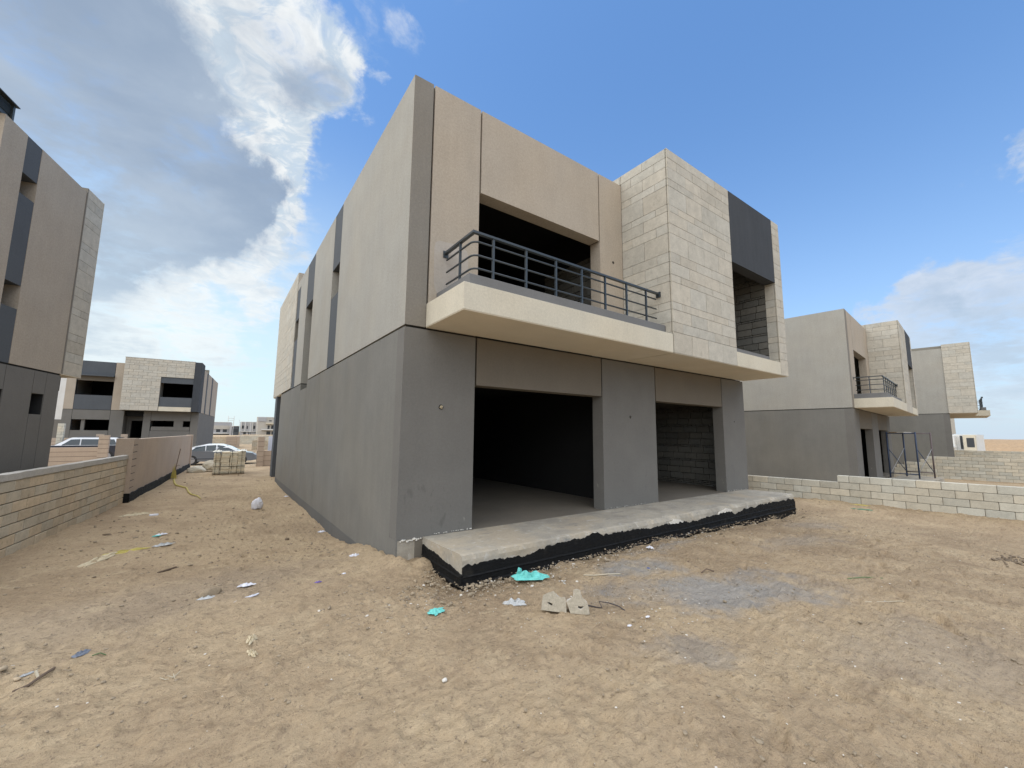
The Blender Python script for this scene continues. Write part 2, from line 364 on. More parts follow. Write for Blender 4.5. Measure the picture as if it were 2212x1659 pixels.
# ------------------------------------------------------------------ mesh helpers
def link(name, me, m, parent=None):
    o = bpy.data.objects.new(name, me); col.objects.link(o)
    if m is not None and len(me.materials) == 0: me.materials.append(m)
    if parent is not None: o.parent = parent
    return o
def tag(o, label=None, cat=None, group=None, kind=None):
    if label: o['label'] = label
    if cat: o['category'] = cat
    if group: o['group'] = group
    if kind: o['kind'] = kind
    return o
def empty(name, loc=(0, 0, 0), rz=0.0):
    o = bpy.data.objects.new(name, None); col.objects.link(o)
    o.location = loc; o.rotation_euler = (0, 0, rz); o.empty_display_size = .2
    return o
BF = ((0, 3, 2, 1), (4, 5, 6, 7), (0, 1, 5, 4), (1, 2, 6, 5), (2, 3, 7, 6), (3, 0, 4, 7))
def bx(V, Fc, x0, x1, y0, y1, z0, z1):
    if x0 > x1: x0, x1 = x1, x0
    if y0 > y1: y0, y1 = y1, y0
    if z0 > z1: z0, z1 = z1, z0
    b = len(V)
    V += [(x0, y0, z0), (x1, y0, z0), (x1, y1, z0), (x0, y1, z0), (x0, y0, z1), (x1, y0, z1), (x1, y1, z1), (x0, y1, z1)]
    Fc += [tuple(b+i for i in f) for f in BF]
def mesh_of(name, V, Fc, smooth=False):
    me = bpy.data.meshes.new(name); me.from_pydata(V, [], Fc); me.update()
    if smooth:
        for p in me.polygons: p.use_smooth = True
    return me
def boxes(name, bl, m, parent=None, bevel=0.0):
    V, Fc = [], []
    for b in bl: bx(V, Fc, *b)
    me = mesh_of(name, V, Fc)
    if bevel:
        bm = bmesh.new(); bm.from_mesh(me)
        bmesh.ops.bevel(bm, geom=bm.edges[:], offset=bevel, segments=1, affect='EDGES', profile=.5, clamp_overlap=True)
        bm.to_mesh(me); bm.free()
    return link(name, me, m, parent)
def tube_data(pts, r, n=8, V=None, Fc=None, closed=True):
    V = V if V is not None else []; Fc = Fc if Fc is not None else []
    pts = [Vector(p) for p in pts]; b0 = len(V)
    up = Vector((0, 0, 1))
    for i, p in enumerate(pts):
        if i == 0: t = pts[1]-p
        elif i == len(pts)-1: t = p-pts[i-1]
        else: t = (pts[i+1]-p).normalized()+(p-pts[i-1]).normalized()
        t.normalize()
        a = up if abs(t.dot(up)) < .95 else Vector((1, 0, 0))
        s = t.cross(a).normalized(); q = s.cross(t)
        rr = r[i] if isinstance(r, (list, tuple)) else r
        for k in range(n):
            an = 2*PI*k/n
            V.append(tuple(p+s*math.cos(an)*rr+q*math.sin(an)*rr))
    for i in range(len(pts)-1):
        for k in range(n):
            a = b0+i*n+k; b = b0+i*n+(k+1) % n
            Fc.append((a, b, b+n, a+n))
    Fc.append(tuple(b0+k for k in reversed(range(n)))); Fc.append(tuple(b0+(len(pts)-1)*n+k for k in range(n)))
    return V, Fc
def tube(name, pts, r, m, parent=None, n=8):
    V, Fc = tube_data(pts, r, n)
    return link(name, mesh_of(name, V, Fc, n > 6), m, parent)
# shared unit block with softened edges; size comes from the object's scale
def unit_mesh(name, bev):
    V, Fc = [], []; bx(V, Fc, -.5, .5, -.5, .5, -.5, .5)
    me = mesh_of(name, V, Fc); bm = bmesh.new(); bm.from_mesh(me)
    bmesh.ops.bevel(bm, geom=bm.edges[:], offset=bev, segments=1, affect='EDGES', profile=.5)
    bm.to_mesh(me); bm.free(); return me
_unit = {}
def piece(name, m, parent, c, size, rz=0.0, bev=.025, jit=0.0):
    key = (m.name, bev)
    if key not in _unit:
        _unit[key] = unit_mesh(name, bev); _unit[key].materials.append(m)
    o = bpy.data.objects.new(name, _unit[key]); col.objects.link(o)
    o.parent = parent; o.location = c; o.scale = size
    o.rotation_euler = (rnd.uniform(-jit, jit), rnd.uniform(-jit, jit), rz+rnd.uniform(-jit, jit))
    return o

# ------------------------------------------------------------------ noise for the terrain
def hash2(ix, iy, s):
    h = (ix.astype(np.int64)*374761393 + iy.astype(np.int64)*668265263 + s*1442695041) & 0xffffffff
    h = ((h ^ (h >> 13))*1274126177) & 0xffffffff
    return ((h ^ (h >> 16)) & 0xffff)/65535.0
def vnoise(x, y, s=0):
    ix = np.floor(x); iy = np.floor(y); fx = x-ix; fy = y-iy
    fx = fx*fx*(3-2*fx); fy = fy*fy*(3-2*fy)
    a = hash2(ix, iy, s); b = hash2(ix+1, iy, s); c = hash2(ix, iy+1, s); d = hash2(ix+1, iy+1, s)
    return (a*(1-fx)+b*fx)*(1-fy)+(c*(1-fx)+d*fx)*fy
def fbm(x, y, o=4, s=0, g=.5):
    t = 0; a = 1; n = 0
    for i in range(o):
        t = t+a*vnoise(x*2**i, y*2**i, s+i*7); n += a; a *= g
    return t/n
def ss(a, b, x):
    t = np.clip((x-a)/(b-a), 0, 1); return t*t*(3-2*t)
def gz0(x, y):
    x = np.asarray(x, float); y = np.asarray(y, float)
    p = ss(.2, 2.6, y)*(1-ss(9.3, 10.2, x))
    z = p*(-.2-.12*ss(-3.0, -.5, x)*(1-ss(9, 16, y)))
    z = z-.08*ss(4, 9, x)*(1-ss(9.3, 10.4, x))*(1-p)
    z = z-.35*ss(10.95, 12.6, x+.1*(y+1.6))
    z = z-.22*ss(21, 25, y)*(1-ss(8, 12, x))
    z = z-4.2*ss(62, 110, x)
    return z
def detail(x, y):
    near = 1-ss(9, 22, np.hypot(x-2, y+2))
    d = (fbm(x*.55, y*.55, 3, 3)-.5)*.10*near
    d = d+(fbm(x*2.2, y*2.2, 4, 9, .6)-.5)*.034*near
    # ripples raked and trodden into the sand
    wob = fbm(x*.7, y*.7, 3, 21)*5.0
    a1 = np.sin((x*.35+y*1.0)*21+wob*3.0)*.5+.5
    msk = ss(.50, .68, fbm(x*.45+4, y*.45, 3, 33))*near
    d = d+msk*(a1**2)*.006
    m2 = ss(.42, .60, fbm(x*.8+9, y*.8+3, 3, 35))*near
    u = x*.80+y*.60+fbm(x*1.1, y*1.1, 3, 23)*.55
    d = d+m2*(np.abs(np.sin(u*34)))*.0085*(.4+fbm(x*5, y*5, 2, 25))
    m3 = ss(.45, .62, fbm(x*.7-5, y*.9+11, 3, 37))*near
    u = -x*.55+y*.85+fbm(x*1.4, y*1.4, 3, 27)*.5
    d = d+m3*(np.abs(np.sin(u*44)))*.007*(.4+fbm(x*6, y*6, 2, 29))
    d = d+(fbm(x*9, y*9, 4, 41, .75)-.5)*.036*near
    d = d-np.maximum(fbm(x*6.5+9, y*6.5, 3, 47)-.62, 0)*.08*near
    d = d+np.maximum(fbm(x*17, y*17, 2, 55)-.62, 0)*.09*near
    return d
def gz(x, y):
    return float(gz0(x, y)+detail(np.asarray(float(x)), np.asarray(float(y))))

# footprints pressed into the sand
PRINTS = []
def walk(x, y, a, n, step=.62):
    for i in range(n):
        s = 1 if i % 2 else -1
        PRINTS.append((x+math.cos(a)*step*i-math.sin(a)*.09*s, y+math.sin(a)*step*i+math.cos(a)*.09*s, a+rnd.uniform(-.2, .2)))
walk(-2.3, -3.9, .9, 9); walk(.2, -4.4, .55, 9); walk(2.0, -3.6, .1, 10); walk(-.4, -3.3, 2.3, 7); walk(1.2, -4.6, 1.1, 6)
walk(-2.8, -2.2, .5, 7); walk(3.2, -4.2, .35, 8); walk(-.8, -2.4, -.2, 8); walk(-1.6, 1.0, 1.5, 16, .7)

def make_ground():
    def axis(segs):
        out = []
        for a, b, s in segs: out += list(np.arange(a, b-1e-6, s))
        out.append(segs[-1][1]); return np.array(out)
    xs = axis([(-900, -300, 120), (-300, -60, 40), (-60, -14, 5), (-14, -5, .6), (-5, -3.4, .08), (-3.4, 3.6, .022), (3.6, 7, .04), (7, 12, .07), (12, 30, .6), (30, 120, 5), (120, 400, 35), (400, 1600, 200)])
    ys = axis([(-900, -300, 120), (-300, -60, 40), (-60, -12, 5), (-12, -5.2, .7), (-5.2, -.9, .022), (-.9, 2.4, .035), (2.4, 10, .08), (10, 24, .3), (24, 60, 1.5), (60, 400, 30), (400, 1600, 200)])
    X, Y = np.meshgrid(xs, ys)
    Zb = gz0(X, Y); Zd = detail(X, Y)
    # sand heaped against walls
    Zb = Zb+.10*np.exp(-((X+.05)/.16)**2)*ss(-.5, .2, Y)*(1-ss(2.0, 3.4, Y))*fbm(X*5, Y*5, 3, 77)*1.2
    edge = np.maximum(np.maximum(-1.05-Y, .34-X), np.maximum(X-9.05, 0))
    Zb = Zb-(.055+.05*ss(.3, 9, X))*np.exp(-(np.maximum(edge, 0)/.30)**2)*(1-ss(-.55, -.15, Y))*ss(-.6, .1, X)*(1-ss(9.4, 10.2, X))
    Zb = Zb+.05*np.exp(-np.abs(Y+1.12)/.06)*ss(.2, .5, X)*(1-ss(8.8, 9.2, X))*np.maximum(fbm(X*4, Y*3, 4, 71)-.42, 0)*3*(Y < -1.05)
    Zb = Zb+.06*np.exp(-((X-(10.6-.1*(Y+1.6)))/.22)**2)*fbm(X*4, Y*4, 3, 79)*(1-ss(3, 5, Y))
    Zb = Zb+.13*np.exp(-(((X-.10)/.42)**2+((Y+.22)/.30)**2))*fbm(X*7, Y*7, 3, 83)*1.3
    # tyre ruts
    for (x0, y0, a, k) in ((-2.0, -3.0, .42, 1.0), (-1.8, -4.05, .42, 1.0), (1.2, -2.35, -.34, .7), (2.9, -4.6, .95, .8)):
        u = (X-x0)*math.cos(a)+(Y-y0)*math.sin(a); v = -(X-x0)*math.sin(a)+(Y-y0)*math.cos(a)+.10*np.sin(u*.8)
        fade = ss(-.5, .8, u)*(1-ss(3.2, 5.2, u))
        Zb = Zb+k*fade*(-.012*np.exp(-(v/.10)**2)+.010*np.exp(-((np.abs(v)-.16)/.05)**2))
        Zb = Zb+k*fade*.005*np.exp(-(v/.10)**2)*np.sin(u*42)
    for (px, py, a) in PRINTS:
        i0, i1 = np.searchsorted(xs, [px-.3, px+.3]); j0, j1 = np.searchsorted(ys, [py-.3, py+.3])
        if i1-i0 < 4 or j1-j0 < 4: continue
        x = X[j0:j1, i0:i1]-px; y = Y[j0:j1, i0:i1]-py
        u = x*math.cos(a)+y*math.sin(a); v = -x*math.sin(a)+y*math.cos(a)
        wd = .052-.012*np.cos(u*18)
        dd = np.maximum(np.abs(u)/.145, np.abs(v)/wd)
        e = np.sqrt((u/.15)**2+(v/wd)**2)
        Zd[j0:j1, i0:i1] *= (1-.55*(1-ss(.8, 1.15, e)))
        Zd[j0:j1, i0:i1] += -.016*(1-ss(.75, 1.1, e))+.008*np.exp(-((e-1.25)/.2)**2)+.003*np.sin(u*95)*(1-ss(.7, 1, e))
    Zt = Zb+Zd
    ny, nx = X.shape
    V = np.stack([X.ravel(), Y.ravel(), Zt.ravel()], 1)
    idx = np.arange(nx*ny).reshape(ny, nx)
    Q = np.stack([idx[:-1, :-1].ravel(), idx[:-1, 1:].ravel(), idx[1:, 1:].ravel(), idx[1:, :-1].ravel()], 1)
    me = bpy.data.meshes.new('ground'); me.vertices.add(len(V)); me.vertices.foreach_set('co', V.ravel())
    me.loops.add(Q.size); me.loops.foreach_set('vertex_index', Q.ravel())
    me.polygons.add(len(Q)); me.polygons.foreach_set('loop_start', np.arange(0, Q.size, 4)); me.polygons.foreach_set('loop_total', np.full(len(Q), 4))
    me.polygons.foreach_set('use_smooth', np.ones(len(Q), bool))
    me.update(); me.validate()
    o = link('ground', me, M['ground']); tag(o, kind='structure')
    return o
make_ground()

# ------------------------------------------------------------------ villa builder
H, J, HB = 6.683, 3.011, 6.891
JL, JU = 2.996, 3.027
COURSES = [6.891, 6.715, 6.53, 6.301, 6.158, 5.794, 5.658, 5.427, 5.245, 4.88, 4.698, 4.465, 4.33, 3.959, 3.818, 3.588, 3.406, 3.032]
TILES = {}
def tile_field(root, mir, W, axis, plane, a0, a1, z0, z1, thick, first=(.586, .300), L=.548, cut=None, out=-1, stuff_from=None):
    """tiles on one face. axis 'x': face in the xz plane at y=plane; axis 'y': face in the yz plane at x=plane.
    thick goes away from the viewer side given by out. cut(a,z)->True removes."""
    g = .0035
    left = []
    for i in range(len(COURSES)-1):
        t, b = COURSES[i], COURSES[i+1]
        if b >= z1-.02 or t <= z0+.02: continue
        t = min(t, z1); b = max(b, z0)
        a = a0; f = first[i % 2]
        edges = [a0]
        x = a0+f if a1 > a0 else a0-f
        s = 1 if a1 > a0 else -1
        while s*(a1-x) > .06:
            edges.append(x); x += s*L
        edges.append(a1)
        for e0, e1 in zip(edges[:-1], edges[1:]):
            lo, hi = min(e0, e1), max(e0, e1)
            if cut:
                r = cut(lo, hi, b, t)
                if r is None: continue
                lo, hi, b2, t2 = r
            else: b2, t2 = b, t
            pr = rnd.uniform(0, .0025)
            if axis == 'x':
                c = ((lo+hi)/2, plane+(thick/2-pr)*(-out), (b2+t2)/2); sz = (hi-lo-g*2, thick, t2-b2-g*2)
            else:
                c = (plane+(thick/2-pr)*(-out), (lo+hi)/2, (b2+t2)/2); sz = (thick, hi-lo-g*2, t2-b2-g*2)
            if mir: c = (W-c[0], c[1], c[2])
            if stuff_from is not None and lo >= stuff_from: left.append((c, sz)); continue
            piece('stone_tile', M['tile'], root, c, sz, bev=.008)
    if left:
        V, Fc = [], []
        for c, sz in left: bx(V, Fc, c[0]-sz[0]/2, c[0]+sz[0]/2, c[1]-sz[1]/2, c[1]+sz[1]/2, c[2]-sz[2]/2, c[2]+sz[2]/2)
        o = link('stone_tile_field', mesh_of('stone_tile_field', V, Fc), M['tile'], root); tag(o, kind='stuff')

def villa(name, loc, rz, label, mir=False, main=False, end_tiles=False, bo=0.0):
    W = 9.19
    root = empty(name, loc, rz); tag(root, label, 'house', 'two storey villas of the same kind in a row')
    def B(pn, bl, mt, parent=root, bevel=0.0):
        out = []
        for b in bl:
            x0, x1 = b[0], b[1]
            if mir: x0, x1 = W-b[1], W-b[0]
            out.append((x0, x1)+tuple(b[2:]))
        return boxes(pn, out, M[mt], parent, bevel)
    S = .262
    # ground floor front: five render panels with open joints between them
    B('wall_panel', [(0.0, 1.084, 0, .25, S, JL)], 'grey')
    B('lintel_panel', [(1.114, 3.767, 0, .25, 2.296, JL)], 'brown')
    B('pillar', [(3.797, 5.381, 0, .25, S, JL)], 'grey')
    B('lintel_panel', [(5.411, 8.041, 0, .25, 2.296, JL)], 'brown')
    B('wall_panel', [(8.071, 9.152, 0, .25, S, JL)], 'grey')
    B('joint_filler', [(1.084, 1.114, .045, .24, 2.30, JL), (3.767, 3.797, .045, .24, 2.30, JL), (5.381, 5.411, .045, .24, 2.30, JL), (8.041, 8.071, .045, .24, 2.30, JL),
                       (.04, 9.11, .045, .24, JL, JU), (.291, .319, .045, .22, JU, H-.004), (1.099, 1.128, .045, .22, 5.30, H-.004), (3.773, 3.801, .045, .22, 5.30, H-.004)], 'joint')
    # footing and side walls of the ground floor
    B('footing', [(.02, .352, .004, .25, -.6, S-.003)], 'slab')
    B('side_wall', [(0, .02, 0, .25, -.6, S-.001)], 'grey_side')
    g = .006
    if main:
        for a, b in ((.25, 5.46), (5.475, 7.244), (7.256, 8.31), (8.322, 12.89)):
            B('side_wall_panel', [(0.0, .25, a, b, -.6, JL if not 7.2 < a < 8.3 else 2.81)], 'grey_side')
        B('side_joint_filler', [(.012, .24, 5.46, 5.475, -.5, JL-.004), (.012, .24, 7.244, 7.256, -.5, 2.80), (.012, .24, 8.31, 8.322, -.5, 2.80)], 'plinth')
        B('plinth_band', [(-.004, -.001, .1, 12.8, -.6, -.12)], 'plinth')
        B('joint_filler', [(.04, .24, .25, 7.2, JL, JU), (.016, .24, 8.33, 12.88, JL, JU)], 'joint')
    else:
        B('side_wall_panel', [(0.0, .25, .25, 12.89, -.6, JL)], 'grey_side')
        B('joint_filler', [(.016, .24, .25, 12.88, JL, JU)], 'joint')
    if end_tiles: B('joint_filler', [(8.9, 9.136, .25, 12.88, JL, JU)], 'joint')
    B('end_wall', [(8.9, 9.152, .25, 12.89, -.6, JL if end_tiles else J)], 'grey_side')
    # upper floor front
    B('upper_wall_panel', [(.003, .291, -.002, .03, JU, H)], 'corner')
    B('upper_wall_panel', [(.319, 1.099, 0, .25, JU, H)], 'beige')
    B('window_head_panel', [(1.128, 3.773, 0, .25, 5.294, H)], 'beige')
    B('upper_wall_panel', [(3.801, 4.456, 0, .25, JU, H)], 'beige')
    # upper floor side with its window strips
    if main:
        B('side_wall_panel', [(0, .25, .0035, 4.074, JU, H)], 'beige_side')
        B('window_strip', [(.004, .24, 4.08, 4.79, JU, 4.64), (.004, .24, 4.08, 4.79, 5.32, H-.002)], 'slate')
        B('side_wall_panel', [(0, .25, 4.796, 7.2, JU, H)], 'beige_side')
        B('window_strip', [(.004, .24, 7.2, 8.33, 5.325, H-.002)], 'slate')
        B('side_wall_panel', [(0, .25, 8.33, 9.65, JU, H)], 'beige_side')
        B('window_strip', [(.004, .24, 9.656, 10.34, JU, 4.63), (.004, .24, 9.656, 10.34, 5.33, 6.42)], 'slate')
        B('side_wall_panel', [(0, .25, 9.656, 10.34, 6.42, H)], 'beige_side')
    else:
        B('side_wall_panel', [(0, .25, .0035, 12.89, JU, H)], 'beige_side')
    # floors, roof, rear, inner walls
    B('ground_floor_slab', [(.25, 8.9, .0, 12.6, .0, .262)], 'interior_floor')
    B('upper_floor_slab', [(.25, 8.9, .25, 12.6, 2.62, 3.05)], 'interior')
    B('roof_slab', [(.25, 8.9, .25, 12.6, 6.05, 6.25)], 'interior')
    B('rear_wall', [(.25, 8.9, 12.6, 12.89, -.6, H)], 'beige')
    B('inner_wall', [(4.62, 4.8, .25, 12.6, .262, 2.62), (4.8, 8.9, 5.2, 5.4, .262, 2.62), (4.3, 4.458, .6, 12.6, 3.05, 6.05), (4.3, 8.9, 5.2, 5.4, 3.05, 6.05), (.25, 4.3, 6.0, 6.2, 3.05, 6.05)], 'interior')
    if not end_tiles: B('end_wall', [(8.9, 9.152, .25, 12.89, J+.002, H)], 'beige')
    else: B('end_wall', [(8.9, 9.152, 0.03, 12.89, JU, H)], 'beige_side')
    # balcony
    B('balcony_slab', [(.294, 4.450, -1.058-bo, -.001, 3.03, 3.36)], 'cream', bevel=.004)
    B('balcony_soffit', [(.30, 4.445, -1.052-bo, -.004, 3.022, 3.0295)], 'soffit')
    cb = B('balcony_curb', [(.437, .62, -.72-bo, -.003, 3.36, 3.538), (.437, 4.452, -.92-bo, -.72-bo, 3.36, 3.54)], 'curb', bevel=.006)
    # railing
    def X(x): return W-x if mir else x
    V, Fc = [], []
    y0 = -.80-bo; zt = 4.165
    for b in ((X(.535), X(.585), y0-.025, -.012, zt-.03, zt), (X(.5855), X(4.43), y0-.025, y0+.025, zt-.03, zt), (X(.520), X(.600), -.012, 0, zt-.08, zt+.02), (X(4.43), X(4.448), y0-.045, y0+.045, zt-.08, zt+.02)):
        bx(V, Fc, *b)
    rl = link('railing', mesh_of('railing', V, Fc), M['rail'], root)
    for zr in (4.035, 3.855, 3.68):
        pts = [(X(.56), -.05, zr)]+[(X(.56), y0+.10, zr)]+[(X(.56+.09*(1-math.cos(a))), y0+.09-.09*math.sin(a)+.0, zr) for a in (0.35, .8, 1.2, 1.5)]+[(X(.66), y0, zr), (X(4.36), y0, zr)]
        tube('rail', pts, .0135, M['rail'], rl, 8)
    for xp in (.857, 1.40, 1.95, 2.48, 3.01, 3.54, 4.07):
        boxes('post', [(X(xp)-.014, X(xp)+.014, y0-.014, y0+.014, 3.54, zt-.03)], M['rail'], rl)
    boxes('post', [(X(.56)-.014, X(.56)+.014, -.46, -.432, 3.54, zt-.03)], M['rail'], rl)
    # stone clad box
    yb = -1.058; t = .028
    B('stone_box_core', [(4.488, 6.705, yb+t+.002, -.82, 3.035, HB-.006), (4.488, 4.72, -.82, 2.0, 3.04, HB-.006), (4.72, 8.80, 1.75, 2.0, 6.2, HB-.006),
                         (8.815, 9.16, yb+t+.002, -.82, 3.035, HB-.006), (8.885, 9.16, -.82, 0, 3.035, HB-.006), (8.885, 9.16, 0, .03 if end_tiles else 2.0, H-.2 if end_tiles else H+.004, HB-.006), (6.72, 8.80, -.82, 1.75, 6.2, HB-.01), (4.72, 8.885, -.82, 0.25, 3.035, 3.3)], 'tilecore')
    B('box_edge_trim', [(4.459, 4.466, yb-.001, yb+.004, 3.37, HB), (8.787, 8.794, yb-.001, yb+.004, 3.34, 5.28)], 'cream')
    B('box_coping', [(4.462, 6.70, yb+.003, -.80, HB-.005, HB+.004), (4.462, 4.74, -.80, 2.0, HB-.005, HB+.004)], 'cap')
    B('dark_head_panel', [(6.716, 8.785, yb, -.82, 5.285, HB)], 'dark')
    B('sill_curb', [(6.716, 8.47, yb+.10, yb+.22, 3.335, 3.445)], 'curb')
    B('box_soffit', [(4.475, 9.185, yb+.006, -.002, 3.0225, 3.030)], 'soffit')
    B('box_sill_band', [(6.712, 8.785, yb-.002, yb+.12, 3.031, 3.33)], 'cream', bevel=.004)
    tile_field(root, mir, W, 'x', yb, 4.468, 6.708, 3.032, HB, t)
    tile_field(root, mir, W, 'x', yb, 8.796, 9.19, 3.032, HB, t, first=(.60, .22))
    tile_field(root, mir, W, 'y', 4.459, yb+t+.003, .0 if not main else -.002, 3.365, HB, t, first=(.51, .24))
    tile_field(root, mir, W, 'y', 4.459, .003, 2.0, 6.715, HB, t, first=(.03, .3))
    tile_field(root, mir, W, 'y', 8.787, yb+t+.003, -.82, 3.34, 5.283, t, first=(.6, .6), out=-1)
    if end_tiles:
        tile_field(root, mir, W, 'y', 9.19, yb+t+.003, .03, 3.032, HB, t, first=(.51, .24), out=1)
    # unplastered block walls seen through the openings
    def blockwall(xf, y0, y1, z0, z1, seed):
        rr = random.Random(seed); z = z0; i = 0
        seq = [.05, .045, .045, .168, .168, .168, .05, .168, .168, .05, .168, .168, .168, .05, .168, .168]
        V, Fc = [], []
        while z < z1-.04:
            h = min(seq[i % len(seq)], z1-z)
            ln = .37 if h > .1 else rr.choice((.12, .2, .16))
            y = y0-rr.uniform(0, ln*.8)
            while y < y1:
                l = ln*rr.uniform(.9, 1.08); a = max(y+.006, y0); b = min(y+l-.006, y1)
                if b-a > .03:
                    pr = rr.uniform(0, .01)
                    c = (X(xf+.04-pr), (a+b)/2, z+h/2); sz = (.08, b-a, h-.014)
                    if main: piece('block', M['block_in'], root, c, sz, bev=.03, jit=.006)
                    else: bx(V, Fc, c[0]-.04, c[0]+.04, a, b, z+.007, z+h-.007)
                y += l
            z += h; i += 1
        if V:
            o = link('block_lining', mesh_of('block_lining', V, Fc), M['block_in'], root); tag(o, kind='stuff')
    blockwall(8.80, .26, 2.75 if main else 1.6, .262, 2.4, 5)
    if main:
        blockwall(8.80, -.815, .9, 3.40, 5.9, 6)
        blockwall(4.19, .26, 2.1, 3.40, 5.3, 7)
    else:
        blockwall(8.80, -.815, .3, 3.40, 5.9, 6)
    return root

main = villa('two_storey_villa', (0, 0, 0), 0, 'large unfinished beige and grey villa in the centre with a corner balcony and limestone box', main=True)
villa_b = villa('two_storey_villa', (16.558, -.319, -.379), .103, 'beige and grey villa right of the central one, behind the blue scaffold')
villa_c = villa('two_storey_villa', (30.90, -.813, -.085), .13, 'farthest large villa on the right, its limestone box nearest and its balcony beyond', mir=True, end_tiles=True, bo=.62)

# --- main villa extras
def BM(pn, bl, mt, bevel=0.0): return boxes(pn, bl, M[mt], main, bevel)
# rear stone box overhanging the entrance
BM('rear_box_core', [(.012, 9.1, 10.345, 15.46, 3.045, 7.09)], 'tilecore')
BM('rear_box_front', [(.0, 9.1, 10.338, 10.345, 6.05, 7.10)], 'beige')
BM('rear_box_soffit', [(.0, 9.1, 12.9, 15.5, 3.025, 3.044)], 'soffit')
BM('rear_pier', [(0.0, .42, 14.15, 14.75, -.6, 3.024)], 'slate')
COURSES_KEEP = COURSES[:]
COURSES[0:1] = [7.10, 6.895]
tile_field(main, False, 9.19, 'y', -.018, 10.345, 15.5, 3.045, 7.10, .028, first=(.5, .25), L=.56, stuff_from=12.4)
COURSES[:] = COURSES_KEEP

# raw terrace slab with a ragged bitumen coat along its edge
def terrace():
    x0, x1, yf, zt, zb = .355, 9.0, -1.05, .285, -.45
    nx = 300; V, Fc = [], []
    def n(u, s, a): return (float(fbm(np.array(u), np.array(s*1.7), 4, 5))-.5)*a
    prof = [(.0, zt, 1), (.0, zt-.01, 2), (0, zt-.05, 3), (0, zt-.10, 4), (0, .05, 5), (0, -.1, 6), (0, zb, 7)]
    for i in range(nx+1):
        x = x0+(x1-x0)*i/nx
        chip = max(0, n(x*3.1, 3.3, 1.0)-.05)*.20+max(0, n(x*14, 5.3, 1.0)-.12)*.10
        yy = [yf+.05+chip*1.2, yf+.012+chip, yf+n(x*9, 1, .02), yf+n(x*5, 2, .02), yf+n(x*3, 9, .015), yf, yf]
        zz = [zt-.002+n(x*8, 6, .006), zt-.012-chip*.4, zt-.06, zt-.11, .04, -.1, zb]
        V.append((x, .0, zt-.018)); V.append((x, -.55, zt-.012+n(x*2, 4, .012)))
        for y, z in zip(yy, zz): V.append((x, y, z))
    k = 9
    for i in range(nx):
        for j in range(k-1):
            a = i*k+j; Fc.append((a, a+k, a+k+1, a+1))
    for i in (0, nx):
        f = [i*k+j for j in range(k)]+[len(V)]
        V.append((x0 if i == 0 else x1, 0, zb)); Fc.append(tuple(f if i else reversed(f)))
    me = mesh_of('terrace_slab', V, Fc, False); o = link('terrace_slab', me, M['slab'], main)
    # bitumen coat, proud of the concrete, on the front and left edges
    def coat(axis):
        V, Fc = [], []; L = (x1-x0) if axis == 'x' else 1.02; nn = int(L/.012)
        for i in range(nn+1):
            u = L*i/nn
            top = .196+n(u*1.1, 11, .12)+n(u*5, 12, .09)+n(u*25, 13, .05)
            if axis == 'x':
                top = top-.01*u*.3
                for (cx, cw, ch) in ((2.05, .09, .06), (4.7, .5, -.06), (5.9, .25, -.06), (7.4, .4, .03)): top += ch*math.exp(-((u-cx)/cw)**2)
            top = min(top, .262)
            if axis == 'y': top = .10+.08*(1-u)+n(u*5, 15, .05)+n(u*30, 16, .02)
            r1 = n(u*2.2, 18, .04); 
            rows = [(top, .000), (top-.004, .013), (.07+r1*.3, .016), (.055+r1*.3, .026), (.045+r1*.3, .014), (-.015+r1, .018), (-.03+r1, .040), (-.055+r1, .036), (-.065+r1, .014), (-.16, .022), (-.45, .03)]
            for z, p in rows:
                p = p+n(u*8+z*20, 19, .012)*(1 if p > .001 else 0)
                V.append((x0+u, yf-p, z) if axis == 'x' else (x0-p, yf+1.02-u-.0+.0, z))
        k = 11
        for i in range(nn):
            for j in range(k-1):
                a = i*k+j; Fc.append((a, a+1, a+k+1, a+k))
        return link('bitumen_coat', mesh_of('bitumen_coat', V, Fc, False), M['bitumen'], o)
    c1 = coat('x'); c2 = coat('y')
    boxes('bitumen_corner', [(x0-.03, x0+.01, yf-.03, yf+.01, -.45, .09)], M['bitumen'], o, .008)
    boxes('bitumen_end', [(x1-.002, x1+.02, yf-.02, yf+.9, -.45, .12)], M['bitumen'], o, .004)
    # bright mortar patches on the edge
    for (u, wd, z) in ((2.05, .11, .215), (3.98, .42, .175), (5.55, .44, .19)):
        P = []; Fc = []
        for i in range(14):
            a = 2*PI*i/14; rr = 1+rnd.uniform(-.28, .28)
            P.append((x0+u+wd*.5*math.cos(a)*rr, yf-.010, min(z+.05*math.sin(a)*rr, .27)))
        link('mortar_patch', mesh_of('mortar_patch', P+[(p[0], yf+.01, p[2]) for p in P], [tuple(range(14))]+[(i, i+14, (i+1) % 14+14, (i+1) % 14) for i in range(14)]), M['greychunk'], o)
    return o
terrace()
